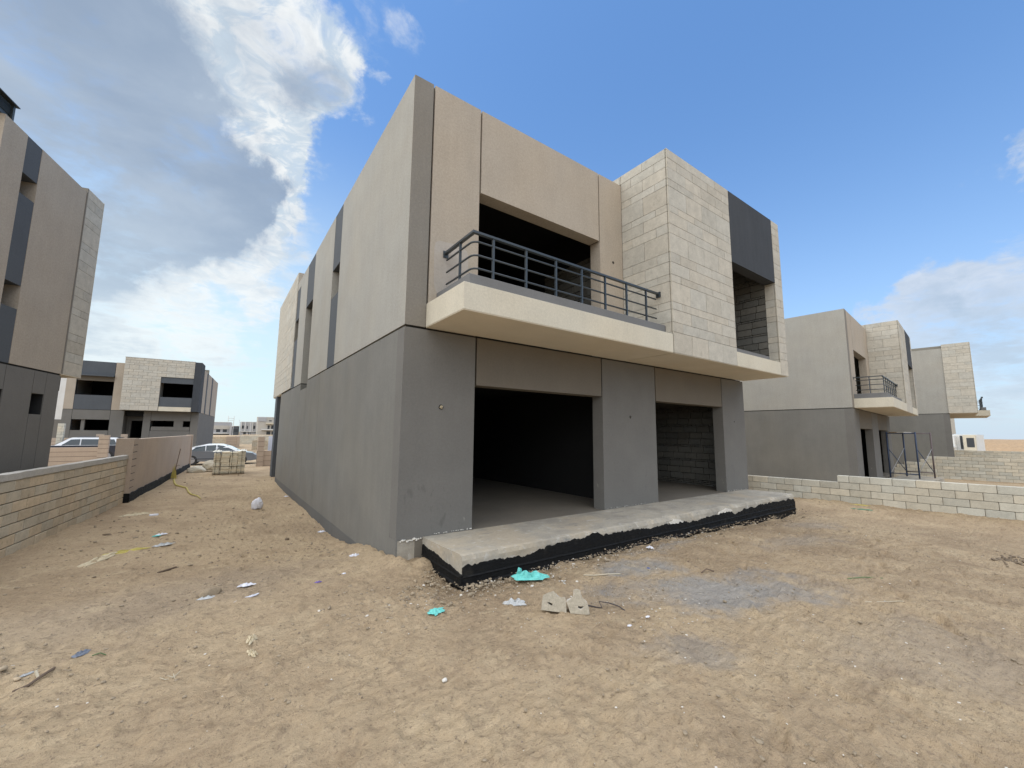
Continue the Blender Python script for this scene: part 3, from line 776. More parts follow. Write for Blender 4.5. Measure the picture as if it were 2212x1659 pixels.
# broken render and rubble where the piers meet the slab
def rubble_line(x0, x1, y, z, n, s):
    V, Fc = [], []
    for i in range(n):
        x = rnd.uniform(x0, x1); r = rnd.uniform(.4, 1)*s
        cz = z+rnd.uniform(0, s*.8); cy = y-rnd.uniform(-.005, s*1.2)
        add_rock(V, Fc, (x, cy, cz), r)
    return V, Fc
ICO = None
def add_rock(V, Fc, c, r, flat=.7, rr=rnd):
    global ICO
    if ICO is None:
        bm = bmesh.new(); bmesh.ops.create_icosphere(bm, subdivisions=1, radius=1)
        ICO = ([tuple(v.co) for v in bm.verts], [tuple(v.index for v in f.verts) for f in bm.faces]); bm.free()
    b = len(V); an = rr.uniform(0, 6.28); ca, sa = math.cos(an), math.sin(an)
    sx, sy, sz = rr.uniform(.7, 1.3)*r, rr.uniform(.6, 1.1)*r, rr.uniform(.5, 1)*r*flat
    for (x, y, z) in ICO[0]:
        k = rr.uniform(.75, 1.2); x, y, z = x*sx*k, y*sy*k, z*sz*k
        V.append((c[0]+x*ca-y*sa, c[1]+x*sa+y*ca, c[2]+z))
    Fc += [tuple(b+i for i in f) for f in ICO[1]]
for (a, b, nr, s) in ((.45, 1.07, 26, .014), (3.83, 5.35, 34, .010), (8.1, 9.1, 20, .011)):
    V, Fc = rubble_line(a, b, -.012, .285, nr, s)
    tag(link('render_crumbs', mesh_of('render_crumbs', V, Fc), M['greychunk'], main), kind='stuff')
V, Fc = [], []
for i in range(10): add_rock(V, Fc, (.06+.3*i/10, -.002, .255+rnd.uniform(-.02, .01)), rnd.uniform(.015, .03))
tag(link('render_crumbs', mesh_of('render_crumbs', V, Fc), M['greychunk'], main), kind='stuff')
n = 18
P = [(.66+.27*math.copysign(abs(math.cos(2*PI*i/n))**.35, math.cos(2*PI*i/n))+rnd.uniform(-.012, .012), -.0012, 3.93+.40*math.copysign(abs(math.sin(2*PI*i/n))**.35, math.sin(2*PI*i/n))+rnd.uniform(-.012, .012)) for i in range(n)]
link('repair_patch', mesh_of('repair_patch', P, [tuple(range(n))]), M['patch'], main)
# junction box holes in the facade
def hole(x, z, r, foam=False):
    V, Fc = [], []; n = 12
    ring = [(x+r*(1+.15*rnd.uniform(-1, 1))*math.cos(2*PI*i/n), z+r*(1+.15*rnd.uniform(-1, 1))*math.sin(2*PI*i/n)) for i in range(n)]
    V = [(a, -.0015, b) for a, b in ring]; Fc = [tuple(range(n))]
    h = link('cable_hole', mesh_of('cable_hole', V, Fc), M['joint'], main)
    V, Fc = [], []
    for i in range(6 if foam else 4):
        a = rnd.uniform(0, 6.28); add_rock(V, Fc, (x+math.cos(a)*r*.4, -.004 if not foam else -.014, z+math.sin(a)*r*.4), r*(.55 if foam else .28))
    link('hole_stub' if not foam else 'paper_plug', mesh_of('hole_stub', V, Fc), M['tan'] if foam else M['stick'], h)
hole(.558, 1.95, .034, True); hole(4.573, 1.94, .026); hole(8.611, 1.948, .022); hole(4.169, 4.959, .028)
# scuffs and bare patches on the first pier: thin rough skims of dried mortar
# --------------------------------------------------- villa on the left (its side faces the passage)
left = empty('side_villa', (-4.667, 4.716, -.393), -.217)
tag(left, 'beige and charcoal villa at the left edge with a roof vent', 'house', 'two storey villas of the same kind in a row')
def BL(pn, bl, mt, parent=left, bevel=0.0): return boxes(pn, bl, M[mt], parent, bevel)
T = .25
BL('wall_panel', [(-T, 0, -.85, -.36, JU, H)], 'beige'); BL('wall_panel', [(-T, 0, 0, 1.342, JU, H)], 'beige')
BL('window_strip', [(-T, -.003, -.355, -.005, JU, 3.90), (-T, -.003, -.355, -.005, 4.29, 5.72), (-T, -.003, -.355, -.005, 6.06, H-.002)], 'slate')
BL('rear_wall', [(-8.5, -T, -.85, -.6, -.6, H)], 'beige'); BL('rear_wall', [(-8.5, -T, 1.9, 2.1, JU, H)], 'beige')
BL('lower_wall', [(-T, -.0, -.85, -.37, -.6, JL), (-T, -.0, -.37, -.045, 2.61, JL), (-T, 0, -.37, -.045, -.6, 2.25)], 'grey')
BL('lower_wall_panel', [(-T, 0, -.033, .62, -.6, JL)], 'grey')
BL('lower_wall_panel', [(-T, 0, .632, .948, 2.61, JL)], 'grey'); BL('lower_wall_panel', [(-T, 0, .632, .948, -.6, 2.25)], 'grey')
BL('lower_wall_panel', [(-T, 0, .96, 1.345, -.6, JL)], 'grey')
BL('joint_filler', [(-T+.01, -.015, -.84, 1.34, JL, JU), (-T+.01, -.015, -.045, -.033, -.5, JL), (-T+.01, -.015, .62, .632, -.5, JL), (-T+.01, -.015, .948, .96, -.5, JL)], 'joint')
BL('front_wall', [(-8.5, -T, 1.1, 1.345, -.6, JL)], 'grey')
BL('roof_slab', [(-8.4, -T, -.6, 1.9, 6.1, 6.3), (-8.4, -T, -.6, 1.9, 2.75, 3.05)], 'interior')
BL('inner_wall', [(-1.3, -1.2, -.6, 1.1, -.3, 2.75), (-1.3, -1.2, -.6, 1.9, 3.05, 6.1)], 'interior')
BL('stone_box_core', [(-8.4, -.008, 1.372, 1.955, 3.035, 6.765)], 'tilecore')
BL('stone_box_soffit', [(-8.4, .015, 1.345, 1.965, 3.02, 3.033)], 'soffit')
BL('box_edge', [(-8.4, .012, 1.350, 1.372, 3.034, 6.77)], 'corner')
BL('box_edge', [(-8.4, .012, 1.955, 1.968, 3.034, 6.78)], 'cream')
sc0 = COURSES[:]; COURSES[:] = [z-.12 for z in COURSES]; COURSES[-1] = 3.035
for i in range(len(COURSES)-1):
    t_, b_ = COURSES[i], COURSES[i+1]
    e = [1.374, 1.374+(.30 if i % 2 else .58), 1.953]
    if e[2]-e[1] < .05: e = [e[0], e[2]]
    for a, b in zip(e[:-1], e[1:]): piece('stone_tile', M['tile'], left, (-.003, (a+b)/2, (t_+b_)/2), (.026, b-a-.006, t_-b_-.006), bev=.008)
COURSES[:] = sc0
# roof vent with louvres
def vent(root, cx, cy, z, s, h):
    v = boxes('roof_vent', [(cx-s*.43, cx+s*.43, cy-s*.43, cy+s*.43, z, z+h)], M['metal'], root)
    for i in range(6):
        zz = z+h*(.30+.10*i)
        boxes('louvre', [(cx-s*.47, cx+s*.47, cy-s*.47, cy+s*.47, zz, zz+h*.035)], M['metal'], v)
    for sx in (-1, 1):
        for sy in (-1, 1): boxes('corner_post', [(cx+sx*s*.47-.02, cx+sx*s*.47+.02, cy+sy*s*.47-.02, cy+sy*s*.47+.02, z, z+h)], M['metal'], v)
    V = [(cx-s*.62, cy-s*.62, z+h), (cx+s*.62, cy-s*.62, z+h), (cx+s*.62, cy+s*.62, z+h), (cx-s*.62, cy+s*.62, z+h)]
    V += [(a, b, c+h*.05) for a, b, c in V]+[(cx, cy, z+h*1.30)]
    link('vent_cap', mesh_of('vent_cap', V, [(3, 2, 1, 0), (0, 1, 5, 4), (1, 2, 6, 5), (2, 3, 7, 6), (3, 0, 4, 7), (4, 5, 8), (5, 6, 8), (6, 7, 8), (7, 4, 8)]), M['metal'], v)
vent(left, -.20, -.86, 6.684, .36, .25)

# --------------------------------------------------- villa straight across the street
far = empty('street_villa', (-3.246, 37.666, .085), -.085)
tag(far, 'villa across the street with a limestone front and two wide black openings', 'house')
def BF_(pn, bl, mt, bevel=0.0): return boxes(pn, bl, M[mt], far, bevel)
ZB = -.9; D0 = .3
BF_('wall_panel', [(-8.0, -7.49, 0, D0, ZB, JL)], 'grey')
BF_('wall_panel', [(-7.47, -5.42, 0, D0, 2.28, JL), (-7.47, -5.42, 0, D0, ZB, 1.47)], 'grey')
BF_('window_mullion', [(-6.98, -6.79, .12, D0, 1.47, 2.28)], 'grey')
BF_('wall_panel', [(-5.40, -4.63, 0, D0, ZB, JL)], 'grey')
BF_('porch_wall', [(-4.63, -4.36, 1.0, 1.25, ZB, JL), (-4.36, -3.47, 1.0, 1.25, 2.26, JL), (-4.66, -4.63, D0, 1.25, ZB, JL)], 'grey')
BF_('wall_panel', [(-3.47, -3.02, 0, 1.0, ZB, JL)], 'grey')
BF_('wall_panel', [(-3.0, -.52, 0, D0, 2.28, JL)], 'grey'); BF_('wall_panel', [(-3.0, -.52, 0, D0, ZB, 1.47)], 'grey')
BF_('window_ledge', [(-2.95, -.54, .0, D0, 1.49, 1.80)], 'grey'); BF_('window_mullion', [(-1.57, -.99, .03, D0, 1.80, 2.28)], 'grey')
BF_('wall_panel', [(-.50, 0.0, 0, D0, ZB, JL)], 'grey')
BF_('joint_filler', [(-7.99, -.01, .02, .25, JL, JU), (-7.49, -7.47, .02, .25, ZB, H-.1), (-5.42, -5.40, .02, .25, ZB, H-.1), (-3.02, -3.0, .02, .25, ZB, JL), (-.52, -.5, .02, .25, ZB, JL)], 'joint')
BF_('upper_wall_panel', [(-8.0, -7.49, 0, D0, JU, H)], 'beige'); BF_('upper_wall_panel', [(-5.40, -4.72, 0, D0, JU, H+.02)], 'beige')
BF_('upper_head_panel', [(-7.47, -5.42, -.01, D0, 5.62, H)], 'slate'); BF_('canopy_ledge', [(-7.5, -5.39, -.35, D0, 5.54, 5.62)], 'slate')
BF_('upper_head_panel', [(-7.47, -5.42, .06, D0, 5.2, 5.54)], 'brown')
BF_('upper_sill_panel', [(-7.47, -5.42, 0, D0, JU, 4.11)], 'slate')
yp = -.91
BF_('stone_box_core', [(-4.70, -2.50, yp+.03, D0, 3.03, 7.06), (-2.50, -.45, yp+.03, D0, 5.71, 7.06), (-4.7, -.02, yp+.03, .6, 3.02, 3.1), (-4.7, -4.4, D0, 4, H, 7.06), (-4.4, 0, 3.7, 4, H, 7.06)], 'tilecore')
BF_('box_coping', [(-4.73, -.44, yp-.01, D0, 7.06, 7.10)], 'cap')
BF_('window_head', [(-2.49, -.45, yp+.06, yp+.3, 5.24, 5.70)], 'slate'); BF_('window_sill', [(-2.47, -.45, yp+.06, yp+.3, 3.37, 4.12)], 'slate')
BF_('sill_band', [(-2.47, -.45, yp-.005, yp+.3, 3.02, 3.36)], 'cream')
BF_('corner_pillar', [(-.44, .02, yp, .9, 3.02, 7.06)], 'dark')
cs = [7.06, 6.87, 6.66, 6.52, 6.16, 5.98, 5.71, 5.50, 5.32, 4.95, 4.8, 4.56, 4.36, 4.01, 3.86, 3.6, 3.40, 3.03]
for i in range(17):
    x = -4.72; first = (.55, .28)[i % 2]; e = [x]; x += first
    while x < -.47: e.append(x); x += .56
    e.append(-.45)
    for a, b in zip(e[:-1], e[1:]):
        if cs[i+1] < 5.70:
            if a >= -2.5: continue
            b = min(b, -2.5)
        if b-a < .05: continue
        piece('stone_tile', M['tile'], far, ((a+b)/2, yp+.015, (cs[i]+cs[i+1])/2), (b-a-.012, .03, cs[i]-cs[i+1]-.012), bev=.008)
BF_('side_wall', [(-.3, 0.0, .9, 11.9, 3.02, H)], 'beige'); BF_('side_wall', [(-8.0, -7.7, D0, 11.9, ZB, H)], 'beige')
BF_('side_wall', [(-.3, 0.0, D0, 11.9, ZB, JL)], 'grey'); BF_('rear_wall', [(-8, 0, 11.9, 12.1, ZB, H)], 'beige')
BF_('window_strip', [(.0, .012, 2.9, 3.7, 3.02, H), (.0, .012, 6.6, 7.5, 3.02, H)], 'slate')
BF_('side_window', [(.0, .016, 2.95, 3.65, 4.3, 5.2)], 'farglass')
BF_('floor_slab', [(-7.7, -.3, D0, 11.9, 2.6, 3.0), (-7.7, -.3, D0, 11.9, 6.2, 6.4), (-7.7, -.3, D0, 11.9, -.3, 0)], 'interior')
BF_('inner_wall', [(-7.7, -4.5, 4, 4.2, 0, 2.6), (-2.9, -.3, 4, 4.2, 0, 2.6), (-7.7, -.3, 4, 4.2, 3.0, 6.2), (-4.5, -4.4, 1.25, 8, 0, 2.6), (-3.0, -2.9, 1, 8, 0, 2.6)], 'interior')
vent(far, -.8, 4.3, 6.6, .7, .5)

# ------------------------------------------------------------------ boundary walls
def wallpt(P, th, l, off=0.0): return (P[0]+math.sin(th)*l+math.cos(th)*off, P[1]+math.cos(th)*l-math.sin(th)*off)
def block_wall(name, P, th, levels, spans, L, thick, mt, label, cat='wall', core=True, gap=.008, jit=.004, group=None, gapz=None):
    """levels: course joints top to bottom (absolute z); spans: (l0,l1) of each course. One block, one object."""
    root = empty(name, (P[0], P[1], 0), -th); tag(root, label, cat, group)
    for i, (zt, zb) in enumerate(zip(levels[:-1], levels[1:])):
        l0, l1 = spans[i]
        l = l0-(L*.5 if i % 2 else 0)*1.0
        while l < l1-.02:
            a, b = max(l, l0), min(l+L, l1)
            if b-a > .05:
                piece('block', M[mt], root, (rnd.uniform(-.003, .003), (a+b)/2, (zt+zb)/2), (thick, b-a-gap, zt-zb-(gapz or gap)), bev=.03, jit=jit)
            l += L
    if core:
        boxes('mortar_core', [(-thick/2+.012, thick/2-.012, s[0]+.02, s[1]-.02, zb, zt-.012) for (zt, zb), s in zip(zip(levels[:-1], levels[1:]), spans)], M['mortar'], root)
    return root
# left: tan block wall with a mortar cap
TH = .1035; PL = (-4.203-.075, 3.787)
lv = [.872, .720, .565, .410, .254, .098, -.060, -.215, -.37]
lw = block_wall('block_wall', PL, TH, lv, [(-3.4, 5.20)]*8, .392, .15, 'block_tan', 'low tan block wall with a pale mortar cap along the left edge', gap=.009, gapz=.014)
def rough_cap(root):
    V, Fc = [], []; n = 170
    for i in range(n+1):
        l = -3.4+8.62*i/n
        for (x, z) in ((-.085, .872), (-.088, .965), (.0, .985), (.080, .975), (.086, .885), (.070, .868)):
            k = (float(fbm(np.array(l*6), np.array(x*30+z*9), 4, 61))-.5)*.018
            V.append((x+k*.4, l, z+k))
    for i in range(n):
        for j in range(5):
            a = i*6+j; Fc.append((a, a+6, a+7, a+1))
    link('mortar_cap', mesh_of('mortar_cap', V, Fc), M['cap'], root)
rough_cap(lw)
# left: rendered wall with grooved pier
TP = .0608
pw = empty('rendered_wall', (-3.585, 8.95, 0), -TP); tag(pw, 'tall smooth pinkish beige wall left of the sandy passage with a grooved pier', 'wall')
def BP(pn, bl, mt, bevel=0.0): return boxes(pn, bl, M[mt], pw, bevel)
BP('wall_panel', [(-.17, -.006, .48, 11.5, -.02, 1.37)], 'pinkish')
zc = 1.388
while zc > .05:
    BP('pier_course', [(-.34, .0, 0, .47, max(zc-.160, .0), zc)], 'pinkish', bevel=.003); zc -= .178
BP('pier_core', [(-.33, -.012, .01, .465, -.3, 1.38)], 'joint')
BP('pier_render', [(-.341, -.001, -.008, -.001, -.02, 1.388)], 'pinkish')
BP('end_post', [(-.22, .03, 11.5, 11.78, -.3, 1.40)], 'pinkish')
V, Fc = [], []
for i in range(201):
    l = -.02+11.7*i/200; k = (float(fbm(np.array(l*3.0), np.array(.3), 4, 63))-.5)
    for x, z in ((.004, .02+k*.08), (.022, .015+k*.08), (.035, -.15), (.06, -.5)): V.append((x+abs(k)*.02, l, z))
for i in range(200):
    for j in range(3): a = i*4+j; Fc.append((a, a+1, a+5, a+4))
link('bitumen_footing', mesh_of('bitumen_footing', V, Fc), M['bitumen'], pw)
boxes('bitumen_footing', [(-.36, .03, -.03, -.009, -.5, .03)], M['bitumen'], pw, .006)

def slat_wall(name, P, th, l, z0, z1, thick, step, label, group=None, mt='pinkish', cat='wall'):
    root = empty(name, (P[0], P[1], 0), -th); tag(root, label, cat, group)
    z = z1
    while z > z0+.02:
        boxes('course', [(-thick/2, thick/2, 0, l, max(z-step+.012, z0), z)], M[mt], root); z -= step
    boxes('joint_core', [(-thick/2+.012, thick/2-.012, .012, l-.012, z0, z1-.012)], M['joint'], root)
    return root
X90 = PI/2
slat_wall('slatted_wall', (-9.0, 19.65), X90, 3.05, -.5, .855, .2, .19, 'low pinkish grooved wall in front of the white off-roader')
slat_wall('gate_pier', (-5.99, 19.63), X90, .32, -.5, 1.365, .26, .19, 'grooved gate pier standing in front of the white off-roader', 'grooved gate piers')
slat_wall('slatted_wall', (-.13, 20.1), X90, 2.6, -.6, .585, .2, .26, 'low grooved wall beyond the left side of the central villa')
slat_wall('gate_pier', (-.13, 20.07), X90, .29, -.6, 1.32, .26, .26, 'slim grooved gate pier beyond the stone pallet', 'grooved gate piers')
tag(boxes('site_board', [(.37, .56, 20.42, 20.45, -.2, 1.34)], M['board']), 'narrow pale blue board behind the grooved pier near the central villa', 'board')
slat_wall('slatted_wall', (-11.6, 35.2), X90, 3.0, -.6, 1.03, .2, .22, 'grooved garden wall across the street behind the white off-roader')
slat_wall('gate_pier', (-8.72, 35.15), X90, .38, -.6, 1.30, .3, .2, 'pale gate pier across the street above the off-roader roof', 'grooved gate piers')
slat_wall('gate_pier', (-7.46, 35.15), X90, .34, -.6, 1.30, .3, .2, 'pale gate pier across the street left of the villa doorway', 'grooved gate piers')
block_wall('block_pier', (-10.15, 33), X90, [1.98, 1.80, 1.62, 1.44, 1.26, 1.08, .90, .7, .5], [(0, .30)]*8, .40, .3, 'block', 'stacked yellow block pier at the corner of the left villa', 'pier')
slat_wall('slatted_wall', (-.95, 54.8), X90+.02, 1.05, -.7, .95, .25, .32, 'pale grooved wall end in the distance beyond the parked saloon')
boxes_o = boxes('garden_wall', [(.12, .42, 54.6, 62, -.7, .97)], M['pinkish']); tag(boxes_o, 'plain far wall running back from the grooved wall end', 'wall')
block_wall('block_wall', (-2.6, 60), X90, [.86, .60, .34, .08, -.18, -.44], [(0, 2.1)]*5, .55, .25, 'block_tan', 'distant tan block wall beside the street villa')
block_wall('block_wall', (.75, 66), X90, [1.0, .74, .48, .22, -.04, -.3], [(0, 4.4)]*5, .6, .25, 'block', 'distant yellow block wall left of the central villa')
block_wall('block_wall', (1.3, 48), X90+.1, [.62, .40, .18, -.04, -.26, -.5], [(.0, 2.9)]*5, .45, .2, 'block_tan', 'distant brown block wall behind the slim gate pier')
# right: pale block wall stepping down towards the villa
RP = (10.6, -1.6); RT = -.1
lr = [.664, .502, .340, .180, .020, -.14, -.30]
rw = block_wall('block_wall', RP, RT, lr, [(-7.0, .15)]+[(-7.0, 7.5)]*5, .385, .15, 'block', 'pale concrete block wall with one higher end, right of the central villa')
# second and third block walls beyond
lv2 = [.69, .54, .385, .235, .085, -.065, -.215, -.38]
block_wall('block_wall', (26.71, -.43), -.1115, lv2, [(-8, 0.02), (-8, .26), (-8, .9), (-8, 1.14), (-8, 1.34), (-8, 1.6), (-8, 1.8)], .385, .15, 'block', 'stepped pale block wall behind the blue scaffold')
block_wall('block_wall', (42.8, .65), -.08, [.70, .545, .39, .235, .08, -.08, -.24, -.4], [(-9, 1.5)]*7, .40, .15, 'block', 'far pale block wall below the farthest villa on the right')

# ------------------------------------------------------------------ blue scaffold frame
scf = empty('scaffold', (22.64, -.51, -.166)); scf.scale = (.9, .9, .9); tag(scf, 'single bay of blue tube scaffold standing by the second villa on the right', 'scaffold')
fl, fr, br, bl_ = Vector((-.12, .70, 0)), Vector((.24, -.27, 0)), Vector((.12+1.25, -.50, 0)), Vector((1.6, .58, 0))
br = Vector((1.35, -.62, 0)); bl_ = Vector((1.55, .42, 0))
Hs = 2.16
for p, mt in ((fl, 'bluepaint'), (fr, 'bluepaint'), (br, 'rust'), (bl_, 'bluepaint')):
    tube('standard', [p+Vector((0, 0, -.1)), p+Vector((0, 0, Hs+.06))], .032, M[mt], scf)
def seg(n_, a, b, mt, r=.022): tube(n_, [a, b], r, M[mt], scf)
up = lambda p, z: p+Vector((0, 0, z))
seg('ledger', up(fl, Hs), up(fr, Hs), 'bluepaint'); seg('ledger', up(bl_, Hs), up(br, Hs), 'rust')
seg('ledger', up(fl, Hs), up(bl_, Hs), 'bluepaint'); seg('ledger', up(fr, Hs), up(br, Hs), 'rust')
seg('ledger', up(fl, .22), up(fr, .18), 'bluepaint'); seg('ledger', up(bl_, .24), up(br, .24), 'rust')
seg('brace', up(fl, 1.42), up(bl_, .25), 'bluepaint', .016); seg('brace', up(bl_, 1.42), up(fl, .15), 'zinc', .014)
seg('brace', up(fr, 1.42), up(br, .25), 'bluepaint', .016); seg('brace', up(br, 1.42), up(fr, .25), 'zinc', .014)
pl_c = (fl+fr)*.5
boxes('plank', [(-.1, 1.55, .38, .62, Hs+.02, Hs+.06)], M['wood'], scf); boxes('plank', [(-.05, 1.5, .08, .32, Hs+.02, Hs+.06)], M['cap'], scf)
tag(boxes('concrete_step', [(21.6, 24.6, -1.25, .12, -.8, -.17)], M['slab'], None, .01), 'rough concrete step under the blue scaffold', 'step')

# ------------------------------------------------------------------ pallet of stone slabs
pal = empty('slab_pallet', (-1.93, 15.85, -.22)); tag(pal, 'strapped pallet of cream stone slabs in the sandy passage', 'pallet')
cw = [0, .25, .55, .82, 1.10]
for i in range(4):
    z = .06; j = 0
    ztop = (.90, .95, .93, .96)[i]
    while z < ztop-.02:
        h = min(.092, ztop-z)
        for yy in (0, .42):
            piece('slab', M['slabstone'], pal, ((cw[i]+cw[i+1])/2+rnd.uniform(-.008, .008)-.04*(.5-z)*0, .2+yy+rnd.uniform(-.015, .015), z+h/2), (cw[i+1]-cw[i]-.012, .40, h-.004), bev=.03, jit=.004)
        z += h; j += 1
for x in (.07, .21, .62, .96): boxes('strap', [(x, x+.008, -.018, .86, .05, .98)], M['joint'], pal)
for z in (.36, .09): boxes('strap', [(-.01, 1.11, -.020, -.012, z, z+.012)], M['joint'], pal)
boxes('pallet_base', [(0, 1.1, .0, .84, 0, .05)], M['wood'], pal)
def crumple(name, mt, parent, c, sx, sy, h, seed, n=26, lobes=5, ruff=.35, fold=1.0, rz=0.0, ground=True):
    """a torn, crumpled sheet: irregular outline, folds in height"""
    rr = random.Random(seed); V, Fc = [], []
    ph = [rr.uniform(0, 6.28) for _ in range(8)]
    rings = 7
    for j in range(rings+1):
        for i in range(n):
            a = 2*PI*i/n
            e = 1+ruff*(math.sin(lobes*a+ph[0])*.4+math.sin((lobes+3)*a+ph[1])*.3+math.sin(11*a+ph[2])*.25+rr.uniform(-.1, .1))
            q = j/rings
            x = math.cos(a)*sx*q*e; y = math.sin(a)*sy*q*e
            z = abs(math.sin(x/sx*5*fold+ph[3])*math.cos(y/sy*4*fold+ph[4]))*.6+rr.uniform(0, .5)
            z = z*h*(1-q**3*.85)
            V.append((x, y, z+.004))
    for j in range(rings):
        for i in range(n):
            a = j*n+i; b = j*n+(i+1) % n; Fc.append((a, b, b+n, a+n))
    me = mesh_of(name, V, Fc)
    o = link(name, me, M[mt], parent)
    so = o.modifiers.new('thick', 'SOLIDIFY'); so.thickness = .002
    o.location = c if not ground else (c[0], c[1], gz(c[0], c[1])-.002 if len(c) < 3 else c[2]); o.rotation_euler = (0, 0, rz)
    return o
wp = crumple('wrap', 'wrap', pal, (.12, .2, .95), .17, .26, .10, 3, ground=False); wp = crumple('wrap', 'wrap', pal, (1.02, .2, .97), .13, .25, .10, 4, ground=False)

# heaped rubble bags beyond the pallet
def boulder(name, mt, c, s, seed, label, cat, group=None, sub=3, amp=.22, parent=None):
    bm = bmesh.new(); bmesh.ops.create_icosphere(bm, subdivisions=sub, radius=1)
    rr = random.Random(seed); off = rr.uniform(0, 50)
    for v in bm.verts:
        p = v.co
        k = 1+amp*(float(fbm(np.array(p.x*1.6+off), np.array(p.y*1.6+p.z*1.3), 4, seed))-.5)*2.4
        v.co = Vector((p.x*s[0]*k, p.y*s[1]*k, max(p.z, -.45)*s[2]*k))
    me = bpy.data.meshes.new(name); bm.to_mesh(me); bm.free()
    o = link(name, me, M[mt], parent); o.location = c
    if label: tag(o, label, cat, group)
    return o
boulder('sand_bag', 'block', (-2.50, 17.6, -.12), (.36, .3, .20), 3, 'flat pale lumpy sack by the end of the rendered wall', 'sack')
boulder('sand_bag', 'block', (-2.02, 17.9, -.02), (.30, .28, .30), 5, 'round pale lumpy sack touching the stone pallet', 'sack')

# ------------------------------------------------------------------ cars
def car(name, loc, rz, L, Wd, prof, glass_prof, roofw, body_m, label, wheels, wr=.29, extra=None, upper_m=None):
    root = empty(name, loc, rz); tag(root, label, 'car')
    def loft(n_, pr, w0, w1, m_, mid=None, z_split=None):
        V, Fc = [], []; k = len(pr)
        zs = [p[1] for p in pr]; z0, z1 = min(zs), max(zs)
        for s in (-1, -.88, 0, .88, 1):
            for (x, z) in pr:
                t_ = (z-z0)/(z1-z0); ww = w0+(w1-w0)*max(0, (t_-.35)/.65)
                inset = .05 if abs(s) == 1 else 0
                zz = z0+(z-z0)*(1-inset*.5)+inset*.05
                xx = x*(1-inset*.12)
                V.append((xx, s*ww/2, zz))
        for a in range(4):
            for i in range(k):
                p, q = a*k+i, a*k+(i+1) % k; Fc.append((p, q, q+k, p+k))
        Fc.append(tuple(range(k-1, -1, -1))); Fc.append(tuple(4*k+i for i in range(k)))
        return link(n_, mesh_of(n_, V, Fc), m_, root)
    loft('body', prof, Wd, Wd, body_m)
    loft('roof', glass_prof, Wd*.97, roofw, upper_m or body_m)
    for sgn in (-1, 1):
        for wi, quad in enumerate(wheels['win']):
            V = []
            for (x, z) in quad:
                t_ = max(0, min(1, (z-glass_prof[0][1])/(max(p[1] for p in glass_prof)-glass_prof[0][1])))
                ww = Wd*.97+(roofw-Wd*.97)*max(0, (t_-.35)/.65)
                V.append((x, sgn*(ww/2+.006), z))
            V += [(a, b-sgn*.03, c) for a, b, c in V]; k = len(quad)
            Fc = [tuple(range(k)), tuple(range(2*k-1, k-1, -1))]+[(i, (i+1) % k, (i+1) % k+k, i+k) for i in range(k)]
            link('window', mesh_of('window', V, Fc), M['glass'], root)
        for x in wheels['x']:
            V, Fc = tube_data([(x, sgn*(Wd/2-.17), wr), (x, sgn*(Wd/2+.005), wr)], wr, 20)
            wh = link('wheel', mesh_of('wheel', V, Fc, False), M['tyre'], root)
            V, Fc = tube_data([(x, sgn*(Wd/2-.1), wr), (x, sgn*(Wd/2+.012), wr)], wr*.62, 14)
            link('rim', mesh_of('rim', V, Fc, False), M['rim'], wh)
        hx, hz = wheels['head']
        boxes('headlight', [(min(hx-.10*np.sign(hx), hx+.015*np.sign(hx)), max(hx-.10*np.sign(hx), hx+.015*np.sign(hx)), sgn*Wd*.28, sgn*Wd*.47, hz-.07, hz+.07)], M['lamp_glass'], root, .01)
    for (n_, quad) in wheels['screens']:
        V = [tuple(p) for p in quad]; link(n_, mesh_of(n_, V, [tuple(range(len(V)))]), M['glass'], root)
    for b in wheels.get('boxes', []): boxes(b[0], [b[1]], M[b[2]], root, .01)
    return root
# grey saloon seen from its right side, nose to the right (+x)
sp = [(-2.0, .30), (-2.02, .62), (-1.9, .80), (-1.2, .84), (.95, .82), (1.75, .70), (1.98, .56), (2.02, .28), (1.7, .22), (-1.8, .22)]
sg = [(-1.75, .80), (-1.15, 1.10), (-.55, 1.24), (.15, 1.23), (.62, 1.08), (1.10, .80)]
sw = dict(win=[[(-1.30, .83), (-1.05, 1.05), (-.62, 1.14), (-.60, .84)], [(-.57, .84), (-.58, 1.15), (-.10, 1.175), (-.06, .85)], [(-.02, .85), (-.05, 1.175), (.28, 1.13), (.86, .84)]],
          x=(-1.22, 1.22), head=(1.9, .55), screens=[('windscreen', [(.40, -.60, 1.165), (.40, .60, 1.165), (1.0, .68, .865), (1.0, -.68, .865)])],
          boxes=[('door_trim', (-1.25, 1.0, -.80, -.785, .36, .40), 'navy'), ('grille', (1.99, 2.04, -.35, .35, .32, .5), 'navy'), ('number_plate', (2.03, 2.045, -.2, .2, .40, .48), 'whitecar')])
car('parked_saloon', (-1.72, 26.0, -.42), R(-5), 4.0, 1.56, sp, sg, 1.12, M['silver'], 'grey saloon with a pale roof parked behind the stone pallet', sw, upper_m=M['whitecar'])
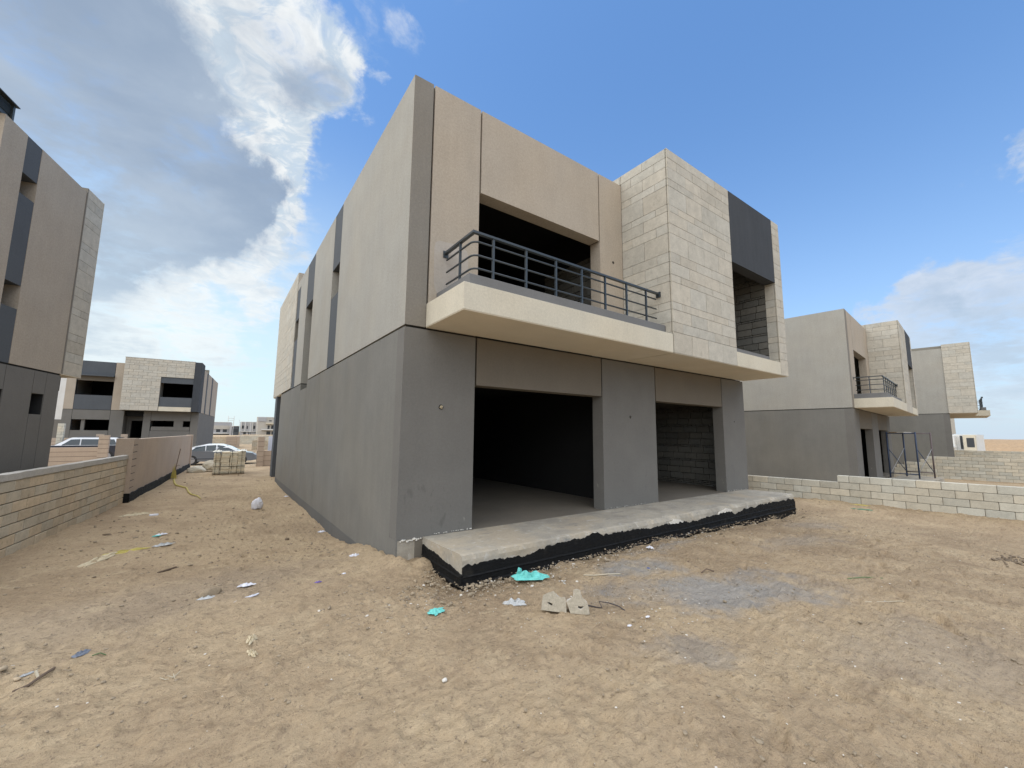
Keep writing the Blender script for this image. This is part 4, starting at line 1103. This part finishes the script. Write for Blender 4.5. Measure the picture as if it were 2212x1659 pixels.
# white off-roader, nose to the left (-x)
op = [(-2.05, .38), (-2.08, .80), (-1.95, .98), (-1.05, 1.04), (1.9, 1.04), (2.02, .9), (2.03, .36), (1.8, .30), (-1.8, .30)]
og = [(-1.15, 1.0), (-.55, 1.46), (-.40, 1.52), (1.55, 1.52), (1.78, 1.46), (1.97, 1.0)]
ow = dict(win=[[(-.80, 1.06), (-.42, 1.40), (-.02, 1.42), (-.02, 1.06)], [(.03, 1.06), (.03, 1.42), (.82, 1.42), (.88, 1.06)], [(.95, 1.06), (.90, 1.42), (1.52, 1.41), (1.68, 1.06)]],
          x=(-1.25, 1.25), head=(-1.98, .78), screens=[('windscreen', [(-.58, -.62, 1.45), (-1.10, -.74, 1.05), (-1.10, .74, 1.05), (-.58, .62, 1.45)]), ('rear_window', [(1.80, -.6, 1.44), (1.80, .6, 1.44), (1.98, .66, 1.07), (1.98, -.66, 1.07)])],
          boxes=[('roof_bar', (-.2, 1.3, -.62, -.58, 1.54, 1.57), 'navy'), ('roof_bar', (-.2, 1.3, .58, .62, 1.54, 1.57), 'navy'), ('spoiler', (1.68, 1.92, -.55, .55, 1.49, 1.53), 'navy')])
car('parked_off_roader', (-8.9, 32.6, -.42), R(4), 4.1, 1.65, op, og, 1.30, M['navy'], 'white roofed dark off-roader parked behind the low grooved wall', ow, .34, upper_m=M['whitecar'])

# ------------------------------------------------------------------ distant houses
def far_house(loc, rz, w_, d_, h_, label, wall_m, wins, bands=(), ledge=None):
    root = empty('distant_house', loc, rz); tag(root, label, 'house', 'distant pale houses on the horizon')
    boxes('wall', [(0, w_, 0, d_, -1, h_)], M[wall_m], root)
    boxes('roof_parapet', [(-.15, w_+.15, -.15, d_+.15, h_, h_+.25)], M['whitehouse'], root)
    for (x0, x1, z0, z1) in wins:
        boxes('window', [(x0, x1, -.05, .02, z0, z1)], M['farglass'], root)
    for b in bands: boxes(b[0], [b[1]], M[b[2]], root)
    return root
far_house((-3.6, 292, 0), 0, 8.4, 9, 6.6, 'distant long grey and cream house with two square openings right of the street villa', 'fargrey', [(1.2, 3.2, .9, 2.6), (4.4, 6.4, .9, 2.6)],
          [('ledge', (0, 8.0, -.8, 0, .0, .5), 'whitehouse'), ('lower_band', (-.02, 8.0, -.3, -.05, 2.6, 4.8), 'cap'), ('chimney', (3.4, 4.2, 1, 2, 5.0, 7.0), 'whitehouse'), ('dark_base', (0, 8, -.2, -.06, -1, 0), 'farglass')])
far_house((5.0, 285, 0), 0, 3.6, 9, 4.4, 'distant slate fronted house between two larger pale ones', 'slate', [(.5, 3.0, 1.0, 2.8)], [('side_volume', (-1, 0, 0, 5, -1, 6.0), 'fargrey')])
far_house((9.0, 280, 0), 0, 7.8, 9, 6.8, 'distant house framed in white fins on its upper floor', 'fargrey', [(.6, 1.6, 3.0, 4.8), (3.0, 3.6, 2.9, 4.6), (6.2, 7.2, 3.0, 4.8), (1.5, 2.8, -.4, 1.2), (4.0, 5.2, -.4, 1.0)],
          [('white_fin', (.1, .4, -.6, 0, 1.6, 6.8), 'whitehouse'), ('white_fin', (2.0, 2.35, -.6, 0, 1.6, 6.8), 'whitehouse'), ('white_fin', (5.7, 6.0, -.6, 0, 1.6, 6.8), 'whitehouse'), ('white_fin', (7.5, 7.8, -.6, 0, 1.6, 6.8), 'whitehouse'), ('white_sill', (.1, 7.8, -.6, 0, 1.25, 1.6), 'whitehouse'), ('dark_base', (0, 7.8, -.1, -.05, 1.0, 1.25), 'farglass')])
far_house((16.6, 270, 0), 0, 8.2, 9, 9.6, 'distant tall three storey house with a roof terrace next to the central villa', 'cap', [(5.0, 6.0, 3.0, 5.0), (6.8, 8.0, 3.0, 5.0), (4.6, 6.6, -.4, 1.6), (7.2, 8.1, -.4, 1.6), (5.5, 6.8, 6.9, 8.0)],
          [('top_storey', (.0, 4.2, -.3, 0, 7.2, 9.6), 'fargrey'), ('terrace_slab', (4.0, 8.2, -2.0, 0, 5.8, 6.4), 'cream'), ('balcony_slab', (2.0, 8.2, -1.6, 0, 2.3, 2.8), 'whitehouse'), ('terrace_rail', (5.2, 7.6, -1.8, -1.75, 6.4, 7.3), 'cap')])
far_house((25.2, 250, 0), 0, 6, 9, 12.2, 'distant narrow beige house edge right beside the central villa corner', 'beige', [(1.5, 3.0, 3, 5)], [('canopy', (-1.5, 0, 0, 3, 8.6, 8.9), 'fargrey')])
for i, (x, y, h_) in enumerate(((4.4, 240, 3.9), (11.3, 235, 6.2), (9.0, 300, 8.4))):
    lt = empty('street_lamp', (x, y, 0)); tag(lt, ('short thin lamp post before the slate fronted distant house', 'thin lamp post before the distant white finned house', 'faint lamp post rising behind the distant roofs')[i], 'lamp post', 'far street lamps')
    tube('pole', [(0, 0, -.5), (0, 0, h_)], .09, M['whitehouse'], lt, 6); boxes('lamp_head', [(-.7, .1, -.12, .12, h_-.08, h_+.05)], M['whitehouse'], lt)
# low water tower frame on the skyline
tf = empty('tower_frame', (5.2, 330, 0)); tag(tf, 'faint white tower frame above the distant roofs', 'tower')
for dx in (-1.6, 1.6):
    for dy in (-1.6, 1.6): tube('post', [(dx, dy, 0), (dx, dy, 11.5)], .14, M['whitehouse'], tf, 6)
for z in (6.8, 8.6, 10.0): boxes('platform', [(-1.7, 1.7, -1.7, 1.7, z, z+.15)], M['whitehouse'], tf)
# white house and stone villa far right, sand bank behind
wh = empty('distant_house', (118, 9.0, -4.6), 1.50+PI*0); tag(wh, 'distant white cubic house before the sand bank on the right horizon', 'house')
wh.rotation_euler = (0, 0, 0)
boxes('wall', [(0, 10, -1.6, 4.4, 0, 6.85)], M['whitehouse'], wh); boxes('wall', [(-2.4, 0, 1.1, 4.2, 2.6, 6.6)], M['whitehouse'], wh)
boxes('wall', [(-.8, 0, -1.5, .1, 3.2, 6.75)], M['cream'], wh)
boxes('dark_window', [(-.84, -.8, -1.35, -.35, 4.4, 6.2)], M['farglass'], wh); boxes('dark_window', [(-.05, -.0, .25, .6, 4.0, 6.6)], M['farglass'], wh)
boxes('dark_window', [(-2.44, -2.4, 2.2, 3.0, 4.6, 5.7)], M['farglass'], wh)
boxes('balcony_slab', [(-4.2, 0, 1.0, 4.3, 4.3, 4.55)], M['whitehouse'], wh); boxes('balcony_slab', [(-1.5, 0, -1.6, 4.4, 3.0, 3.25)], M['whitehouse'], wh)
boxes('dark_base', [(-1.0, 0, -.9, 4.2, 0, 3.0)], M['farglass'], wh)
sv = empty('distant_house', (150, 17.5, -4.0)); tag(sv, 'sliver of a distant limestone villa under the overhang of the farthest villa', 'house')
boxes('stone_volume', [(-3, 4, -2.9, 8, 6.6, 14)], M['tile'], sv); boxes('wall', [(0, 8, -2.0, 8, 0, 6.6)], M['fargrey'], sv)
def hill():
    V, Fc = [], []; n = 140
    for j in range(9):
        for i in range(n+1):
            y = -140+260*i/n; t = j/8; x = 190+70*t
            nz = float(fbm(np.array(y*.035), np.array(t*2.2), 4, 91))
            crest = 1.35+float(fbm(np.array(y*.09), np.array(.5), 4, 93))*.9
            prof = min(1, t*3.2)
            V.append((x+nz*6, y, -5.2+(crest+4.6)*prof*(1 if t < .9 else 1)+(nz-.5)*1.6*min(1, t*2)*(1-min(1, t*1.2))))
    for j in range(8):
        for i in range(n): a = j*(n+1)+i; Fc.append((a, a+1, a+n+2, a+n+1))
    tag(link('sand_bank', mesh_of('sand_bank', V, Fc, True), M['dune']), kind='structure')
hill()
lb = empty('left_background_house', (-12.15, 55, -.4), 0); lb.name = 'distant_house'
tag(lb, 'pale three storey house glimpsed between the left villa and the street villa', 'house')
boxes('wall', [(-4, 1.0, 0, 6, 0, 7.4)], M['whitehouse'], lb); boxes('window', [(-.25, .75, -.05, 0, 5.9, 7.2)], M['slate'], lb)
boxes('window', [(.1, .8, -.05, 0, 3.4, 5.2)], M['farglass'], lb); boxes('balcony_slab', [(-2, .95, -.6, 0, 3.0, 3.3)], M['whitehouse'], lb); boxes('lower_wall', [(-4, 1.0, -.04, 0, 0, 3.0)], M['grey'], lb)

# ------------------------------------------------------------------ litter, stones and scraps
def chunk(mt, x, y, s, seed, label, cat='stone', name='stone', amp=.3):
    s = tuple(v*.55 for v in s)
    o = boulder(name, mt, (x, y, gz(x, y)+s[2]*.25), s, seed, label, cat, None, 2, amp)
    o.rotation_euler = (0, 0, seed*1.3); return o
def litter(name, mt, x, y, sx, sy, h, seed, label, cat, rz=0., **k):
    o = crumple(name, mt, None, (x, y), sx, sy, h, seed, rz=rz, **k); tag(o, label, cat); return o
litter('plastic_sheet', 'teal', 1.04, -1.38, .20, .09, .085, 21, 'large crumpled teal plastic sheet against the black slab edge', 'plastic sheet', -.5, ruff=.28)
tt = boulder('plastic_scrap', 'teal', (.96, -1.27, gz(.96, -1.27)+.04), (.045, .03, .065), 22, 'x', 'x', sub=3, amp=.9); tag(tt, 'raised torn peak of the teal sheet beside the black slab edge', 'plastic sheet')
litter('plastic_scrap', 'teal', -.15, -1.50, .078, .06, .025, 23, 'small torn teal scrap lying alone left of the broken blocks', 'plastic scrap', .2, ruff=.5)
litter('plastic_bag', 'clear', .55, -1.76, .10, .06, .055, 24, 'crumpled whitish plastic bag left of the broken blocks', 'bag', -.6, ruff=.35)
litter('paper_scrap', 'white', 3.21, -1.36, .045, .05, .03, 25, 'crumpled white paper by the black slab edge', 'paper')
litter('paper_scrap', 'white', 1.06, -2.71, .022, .014, .008, 26, 'torn white paper in front of the grey stone', 'paper')
litter('paper_scrap', 'white', 1.32, -2.70, .024, .012, .010, 27, 'shiny white scrap right of the round pale stone', 'paper')
boulder('plastic_bag', 'white', (-.96, 6.87, gz(-.96, 6.87)+.10), (.12, .10, .17), 28, 'puffed white plastic bag on the sand in the passage', 'bag', amp=.35)
litter('rag', 'tan', -3.17, 6.84, .24, .10, .05, 29, 'dirty cream rag near the tan block wall', 'rag', .3)
tag(boxes('foam_box', [(-2.93, -2.78, 6.5, 6.58, -.21, -.16)], M['white'], None, .008), 'small white foam tray in the passage', 'tray')
litter('plastic_scrap', 'white', -2.55, 4.40, .08, .04, .03, 30, 'small white and green wrapper in the passage', 'wrapper', .2)
litter('plastic_scrap', 'teal', -2.61, 4.33, .06, .03, .015, 31, 'faded green wrapper tip beside the white one', 'wrapper', .4)
litter('plastic_bag', 'clear', -2.46, 3.6, .13, .055, .04, 32, 'clear flattened plastic bag right of the yellow tape', 'bag', .35)
litter('paper_scrap', 'white', -1.535, .15, .07, .035, .03, 33, 'white tissue on the sand near the passage entrance', 'tissue', -.1, ruff=.5)
litter('paper_scrap', 'white', -.10, 8.81, .06, .05, .03, 34, 'white scrap farthest along the foot of the grey wall', 'paper')
litter('paper_scrap', 'white', -.10, 3.76, .07, .05, .03, 35, 'white paper at the foot of the grey wall, middle one', 'paper')
litter('paper_scrap', 'white', -.30, .70, .06, .04, .03, 36, 'white paper at the foot of the grey wall near its front corner', 'paper')
litter('paper_scrap', 'white', -.587, .03, .022, .015, .012, 37, 'tiny white chip on the sand left of the villa corner', 'paper')
litter('plastic_scrap', 'purple', -.888, -.11, .035, .018, .015, 38, 'small violet wrapper on the sand', 'wrapper')
litter('plastic_scrap', 'blue', 2.445, -1.885, .03, .02, .02, 39, 'small blue scrap on the grey cement dust', 'scrap')
litter('rubber_sole', 'greyrub', -2.575, -.76, .055, .036, .022, 40, 'grey shoe sole shaped scrap on the sand at lower left', 'scrap', .9, ruff=.12)
litter('rag', 'tan', -1.565, -1.2, .03, .07, .03, 41, 'twisted cream rag on the open sand, upper piece', 'rag', -.2, ruff=.6)
litter('rag', 'tan', -1.57, -1.38, .022, .06, .03, 42, 'twisted cream rag on the open sand, lower piece', 'rag', .3, ruff=.6)
litter('plastic_strip', 'white', -1.53, -.19, .10, .018, .015, 43, 'thin pale plastic strip near the white tissue', 'strip', .5, ruff=.5)
litter('plastic_scrap', 'clear', -1.86, .02, .08, .03, .02, 44, 'bluish plastic film under the buried rock', 'film')
litter('yellow_sheet', 'yellow', 10.42, -1.95, .26, .05, .02, 45, 'yellowish sheet strip at the foot of the pale block wall', 'sheet', -1.35, ruff=.2)
litter('green_strip', 'greenp', 9.95, -2.05, .20, .04, .02, 46, 'dark green netting strip near the pale block wall', 'strip', -1.3, ruff=.3)
litter('plastic_strip', 'clear', -2.80, -.93, .05, .012, .01, 47, 'thin pale plastic strip at the left edge of the sand', 'strip', .6)
# yellow tape and torn strips
litter('torn_tape', 'yellow', -2.90, 3.36, .32, .055, .04, 48, 'yellow torn barrier tape lying across the passage', 'tape', .45, ruff=.3)
litter('torn_tape', 'tan', -3.10, 3.0, .08, .36, .035, 49, 'frayed pale end of the yellow tape', 'tape', -.35, ruff=.35)
tl = empty('tied_stick', (-3.1, 14.76, -.2)); tag(tl, 'thin leaning stick with a yellow ribbon by the rendered wall', 'stick')
tube('stick', [(0, 0, -.1), (.06, 0, .5), (.13, .05, 1.12)], .014, M['stick'], tl, 6)
tube('side_twig', [(.04, 0, .45), (.12, -.02, .52), (.16, -.1, .50)], .008, M['stick'], tl, 5)
rb = crumple('ribbon', 'yellow', tl, (.02, -.03, .0), .07, .05, .55, 50, ground=False, ruff=.5)
pts = [(-3.05, 14.4), (-2.95, 13.2), (-2.85, 12.4), (-2.55, 11.6), (-2.45, 10.4), (-2.36, 9.77), (-2.2, 9.2), (-2.12, 8.8)]
o = tube('ribbon_tail', [(x, y, gz(x, y)+.02) for x, y in pts], [.03, .03, .03, .022, .02, .018, .014, .008], M['yellow'], None, 6); tag(o, 'long yellow ribbon trailing over the sand from the leaning stick', 'ribbon')
# stones
chunk('pebble', -1.84, .09, (.19, .10, .10), 51, 'buried brown rock sheltering plastic film', amp=.2)
chunk('clod', -1.80, .35, (.022, .02, .02), 52, 'small black stone behind the buried brown rock')
chunk('clod', -3.288, 4.747, (.12, .06, .035), 53, 'dark flat clod near the tan block wall', 'clod', 'soil_clod')
chunk('clod', -.741, 3.384, (.08, .07, .06), 54, 'dark clod at the foot of the grey wall', 'clod', 'soil_clod')
chunk('pebble', 1.15, -2.67, (.035, .03, .03), 55, 'round pale stone in front of the broken blocks')
chunk('greychunk', -.56, -2.50, (.035, .028, .022), 56, 'pale grey stone alone on the open sand')
chunk('pebble', 2.30, -1.37, (.085, .05, .018), 57, 'flat tan disc of stone by the slab edge', amp=.1)
chunk('greychunk', .941, -1.541, (.045, .03, .02), 58, 'pale shard below the teal sheet')
chunk('greychunk', 1.255, -1.69, (.045, .025, .015), 59, 'flat pale shard right of the teal sheet')
chunk('greychunk', 1.336, -1.59, (.055, .028, .014), 60, 'longer pale shard behind the flat one')
chunk('greychunk', 1.429, -1.71, (.026, .03, .026), 61, 'upright pale shard right of the others')
chunk('pebble', 4.233, -1.77, (.06, .05, .018), 62, 'flat tan flake on the sand near the slab')
chunk('clod', 3.07, -2.02, (.10, .02, .014), 63, 'dark slender offcut on the sand', 'offcut', 'offcut')
chunk('pebble', -.40, -.995, (.022, .018, .018), 64, 'small pinkish stone left of the slab corner')
chunk('pebble', -.50, -1.16, (.045, .03, .015), 65, 'flat brown stone left of the slab corner')
chunk('pebble', -2.93, -.82, (.05, .04, .035), 66, 'grey stone at the left edge of the picture, largest of three')
chunk('pebble', -2.83, -.96, (.045, .035, .02), 67, 'brownish stone at the left edge, nearest of three')
chunk('greychunk', -2.91, -.74, (.025, .02, .015), 68, 'white stone at the left edge behind the grey ones')
chunk('greychunk', 1.50, -2.35, (.03, .02, .018), 69, 'pale stone right of the soil patch')
chunk('pebble', .87, -3.37, (.022, .009, .008), 70, 'small tan leaf shaped chip on the open sand')
chunk('greychunk', .795, -3.995, (.016, .006, .005), 71, 'tiny white splinter on the near sand')
# the two broken hollow blocks standing up
def blockhead(name, outer, hole_, loc, rz, tilt, th, label):
    k = .00083; kz = .00070
    o2 = [((x-870)*k, (885-y)*kz) for x, y in outer]; h2 = [((x-870)*k, (885-y)*kz) for x, y in hole_]
    pl = [Vector((a, b, 0)) for a, b in o2]; ph = [Vector((a, b, 0)) for a, b in h2]
    tri = tessellate_polygon([pl, ph]); pts_ = pl+ph; n = len(pts_)
    V = [(p.x, 0, p.y) for p in pts_]+[(p.x*.96, th, p.y*(.80+.08*math.sin(p.x*70))) for p in pts_]
    Fc = [tuple(t_) for t_ in tri]+[tuple(n+i for i in reversed(t_)) for t_ in tri]
    a = len(pl)
    Fc += [(i, (i+1) % a, (i+1) % a+n, i+n) for i in range(a)]
    b = len(ph); Fc += [(a+i, a+(i+1) % b, a+(i+1) % b+n, a+i+n) for i in range(b)]
    me = mesh_of(name, V, Fc); bm = bmesh.new(); bm.from_mesh(me); bmesh.ops.recalc_face_normals(bm, faces=bm.faces[:])
    bm.to_mesh(me); bm.free()
    o = link(name, me, M['blockhead']); o.location = (loc[0], loc[1], gz(*loc)-.008); o.rotation_euler = (tilt, 0, rz)
    me.materials.append(M['greychunk'])
    for p in me.polygons:
        if abs(p.normal.y) < .8: p.material_index = 1  # paler material on top and sides paints in the light they catch
    b2 = o.modifiers.new('soft', 'BEVEL'); b2.width = .004; b2.segments = 2
    tag(o, label, 'broken block', 'broken hollow block ends'); return o
fill = [(x, y) for x, y in ((700, 770),)]
rzb = -.72
blockhead('broken_block', [(612, 862), (618, 770), (632, 685), (690, 655), (745, 632), (765, 650), (785, 690), (830, 700), (872, 700), (880, 760), (885, 885), (740, 872)],
          [(672, 768), (700, 768), (718, 776), (736, 774), (730, 808), (705, 796)], (.755, -2.245), rzb, -.16, .13, 'broken block end with a notched top, the left one of the upright pair')
blockhead('broken_block', [(926, 885), (905, 815), (882, 748), (920, 715), (950, 690), (960, 640), (962, 600), (992, 590), (1030, 602), (1042, 650), (1054, 692), (1085, 712), (1108, 748), (1122, 810), (1130, 878), (1105, 886)],
          [(1008, 792), (1040, 797), (1056, 790), (1072, 797), (1040, 824), (1012, 820)], (.755, -2.245), rzb-.05, -.14, .13, 'broken block end with a tall neck, the right one of the upright pair')
# sticks, twigs and wires
def stickobj(name, pts_, r, mt, label, cat):
    o = tube(name, [(x, y, gz(x, y)+dz_) for x, y, dz_ in pts_], r, M[mt], None, 5); tag(o, label, cat); return o
stickobj('bent_wire', [(1.02, -2.22, .004), (1.09, -2.31, .006), (1.12, -2.35, .008), (1.125, -2.31, .05), (1.2, -2.36, .035), (1.265, -2.42, .015), (1.262, -2.50, .004)], .0055, 'steel', 'dark bent wire right of the broken blocks', 'wire')
stickobj('stick', [(1.60, -1.64, .006), (1.72, -1.70, .012), (1.85, -1.78, .012), (1.98, -1.85, .008)], .007, 'palestick', 'pale thin stick on grey dust beside the slab', 'stick')
stickobj('stick', [(-2.79, -1.17, .004), (-2.74, -1.12, .012), (-2.70, -1.05, .02), (-2.66, -.98, .01)], .009, 'stick', 'dark crooked stick at the left edge of the sand', 'stick')
stickobj('stick', [(-2.71, -1.06, .012), (-2.735, -1.03, .045)], .008, 'palestick', 'short pale stub on the crooked stick', 'stick')
stickobj('twig', [(4.05, -3.38, .005), (4.17, -3.5, .01), (4.3, -3.63, .005)], .005, 'sprig', 'thin green twig on the right sand', 'twig')
stickobj('twig', [(2.84, -2.33, .005), (2.90, -2.36, .04), (2.97, -2.41, .01)], .008, 'stick', 'curled dry twig near the cement patch', 'twig')
stickobj('twig', [(-2.50, -.88, .006), (-2.46, -.87, .012), (-2.43, -.86, .006)], .0035, 'sprig', 'tiny green sprig beside the grey sole scrap', 'twig')
stickobj('twig', [(-2.36, 1.68, .01), (-2.28, 1.8, .02), (-2.2, 1.9, .01)], .012, 'stick', 'reddish twig in the middle of the passage', 'twig')
stickobj('twig', [(3.3, -3.72, .004), (3.42, -3.80, .01), (3.55, -3.92, .006), (3.62, -4.0, .003)], .004, 'palestick', 'curved pale root on the right sand', 'twig')
V, Fc = [], []
for i in range(7):
    a = rnd.uniform(0, 6.28); x, y = -2.03+rnd.uniform(-.03, .03), -1.45+rnd.uniform(-.03, .03)
    tube_data([(x, y, gz(x, y)+.004), (x+math.cos(a)*.04, y+math.sin(a)*.04, gz(x, y)+.02)], .0025, 4, V, Fc)
tag(link('straw_tuft', mesh_of('straw_tuft', V, Fc), M['palestick']), 'little tuft of pale straw on the near left sand', 'straw')
V, Fc = [], []
for i in range(60):
    x, y = 6.87+rnd.gauss(0, .16), -4.35+rnd.gauss(0, .07); add_rock(V, Fc, (x, y, gz(x, y)+.008), rnd.uniform(.008, .03))
tag(link('debris_pile', mesh_of('debris_pile', V, Fc), M['clod']), 'small spread of dark debris at the right edge of the sand', 'debris')

# countless pebbles and crumbs
def pebbles(name, mt, spots, seed):
    rr = random.Random(seed); V, Fc = [], []
    for (cx, cy, sx, sy, n, r0, r1, uni) in spots:
        for i in range(n):
            if uni: x, y = rr.uniform(cx-sx, cx+sx), rr.uniform(cy-sy, cy+sy)
            else: x, y = rr.gauss(cx, sx), rr.gauss(cy, sy)
            if x > .33 and -1.05 < y < .1 and x < 9.02: y = -1.10-rr.uniform(0, .15)
            if 0 <= x < 9.1 and y >= 0: x = -rr.uniform(.02, .3)
            if x > 10.5: continue
            r = r0+(r1-r0)*rr.random()**3
            add_rock(V, Fc, (x, y, gz(x, y)+r*.15), r, rr=rr)
    tag(link(name, mesh_of(name, V, Fc), M[mt]), kind='stuff')
pebbles('corner_rubble', 'pebble', [(.02, -.22, .12, .10, 110, .008, .04, False), (.25, -.55, .12, .30, 110, .006, .032, False), (-.35, -.1, .25, .2, 60, .006, .03, False), (-.12, 1.2, .06, 1.0, 90, .008, .04, False)], 105)
pebbles('gravel', 'pebble', [(0, -2.6, 3.2, 2.2, 1500, .003, .016, True), (4.5, -3, 4.5, 2.2, 1200, .004, .02, True), (.15, -.9, .55, .28, 380, .004, .028, False), (.6, -1.3, .8, .25, 260, .004, .02, False),
                             (1.5, -2.15, .25, .2, 420, .003, .014, False), (3, -1.25, 2.2, .10, 420, .004, .024, False), (-1.8, .1, .45, .25, 160, .005, .022, False), (-.2, 2.2, .2, 1.6, 260, .005, .03, False),
                             (-2.9, -.7, .25, .5, 160, .004, .02, False), (-2, 4, 1.8, 3, 700, .006, .03, True), (-1.6, 10, 1.6, 6, 300, .01, .04, True), (7.5, -1.35, 1.2, .2, 200, .006, .03, False)], 101)
pebbles('pale_gravel', 'greychunk', [(0, -2.6, 3.2, 2.2, 240, .003, .010, True), (4.5, -3, 4.5, 2.2, 200, .004, .012, True), (.6, -1.2, .7, .2, 120, .004, .018, False), (1.5, -2.5, .35, .3, 130, .003, .012, False), (3, -1.3, 2.2, .1, 160, .004, .016, False)], 102)
pebbles('soil_crumbs', 'clod', [(0, -2.6, 3.2, 2.2, 260, .003, .010, True), (.5, -1.15, .5, .12, 140, .004, .016, False), (1.48, -2.15, .2, .15, 120, .003, .010, False), (4, -1.15, 2.6, .06, 420, .004, .02, False), (-2, 3, 1.6, 3, 160, .006, .025, True)], 103)
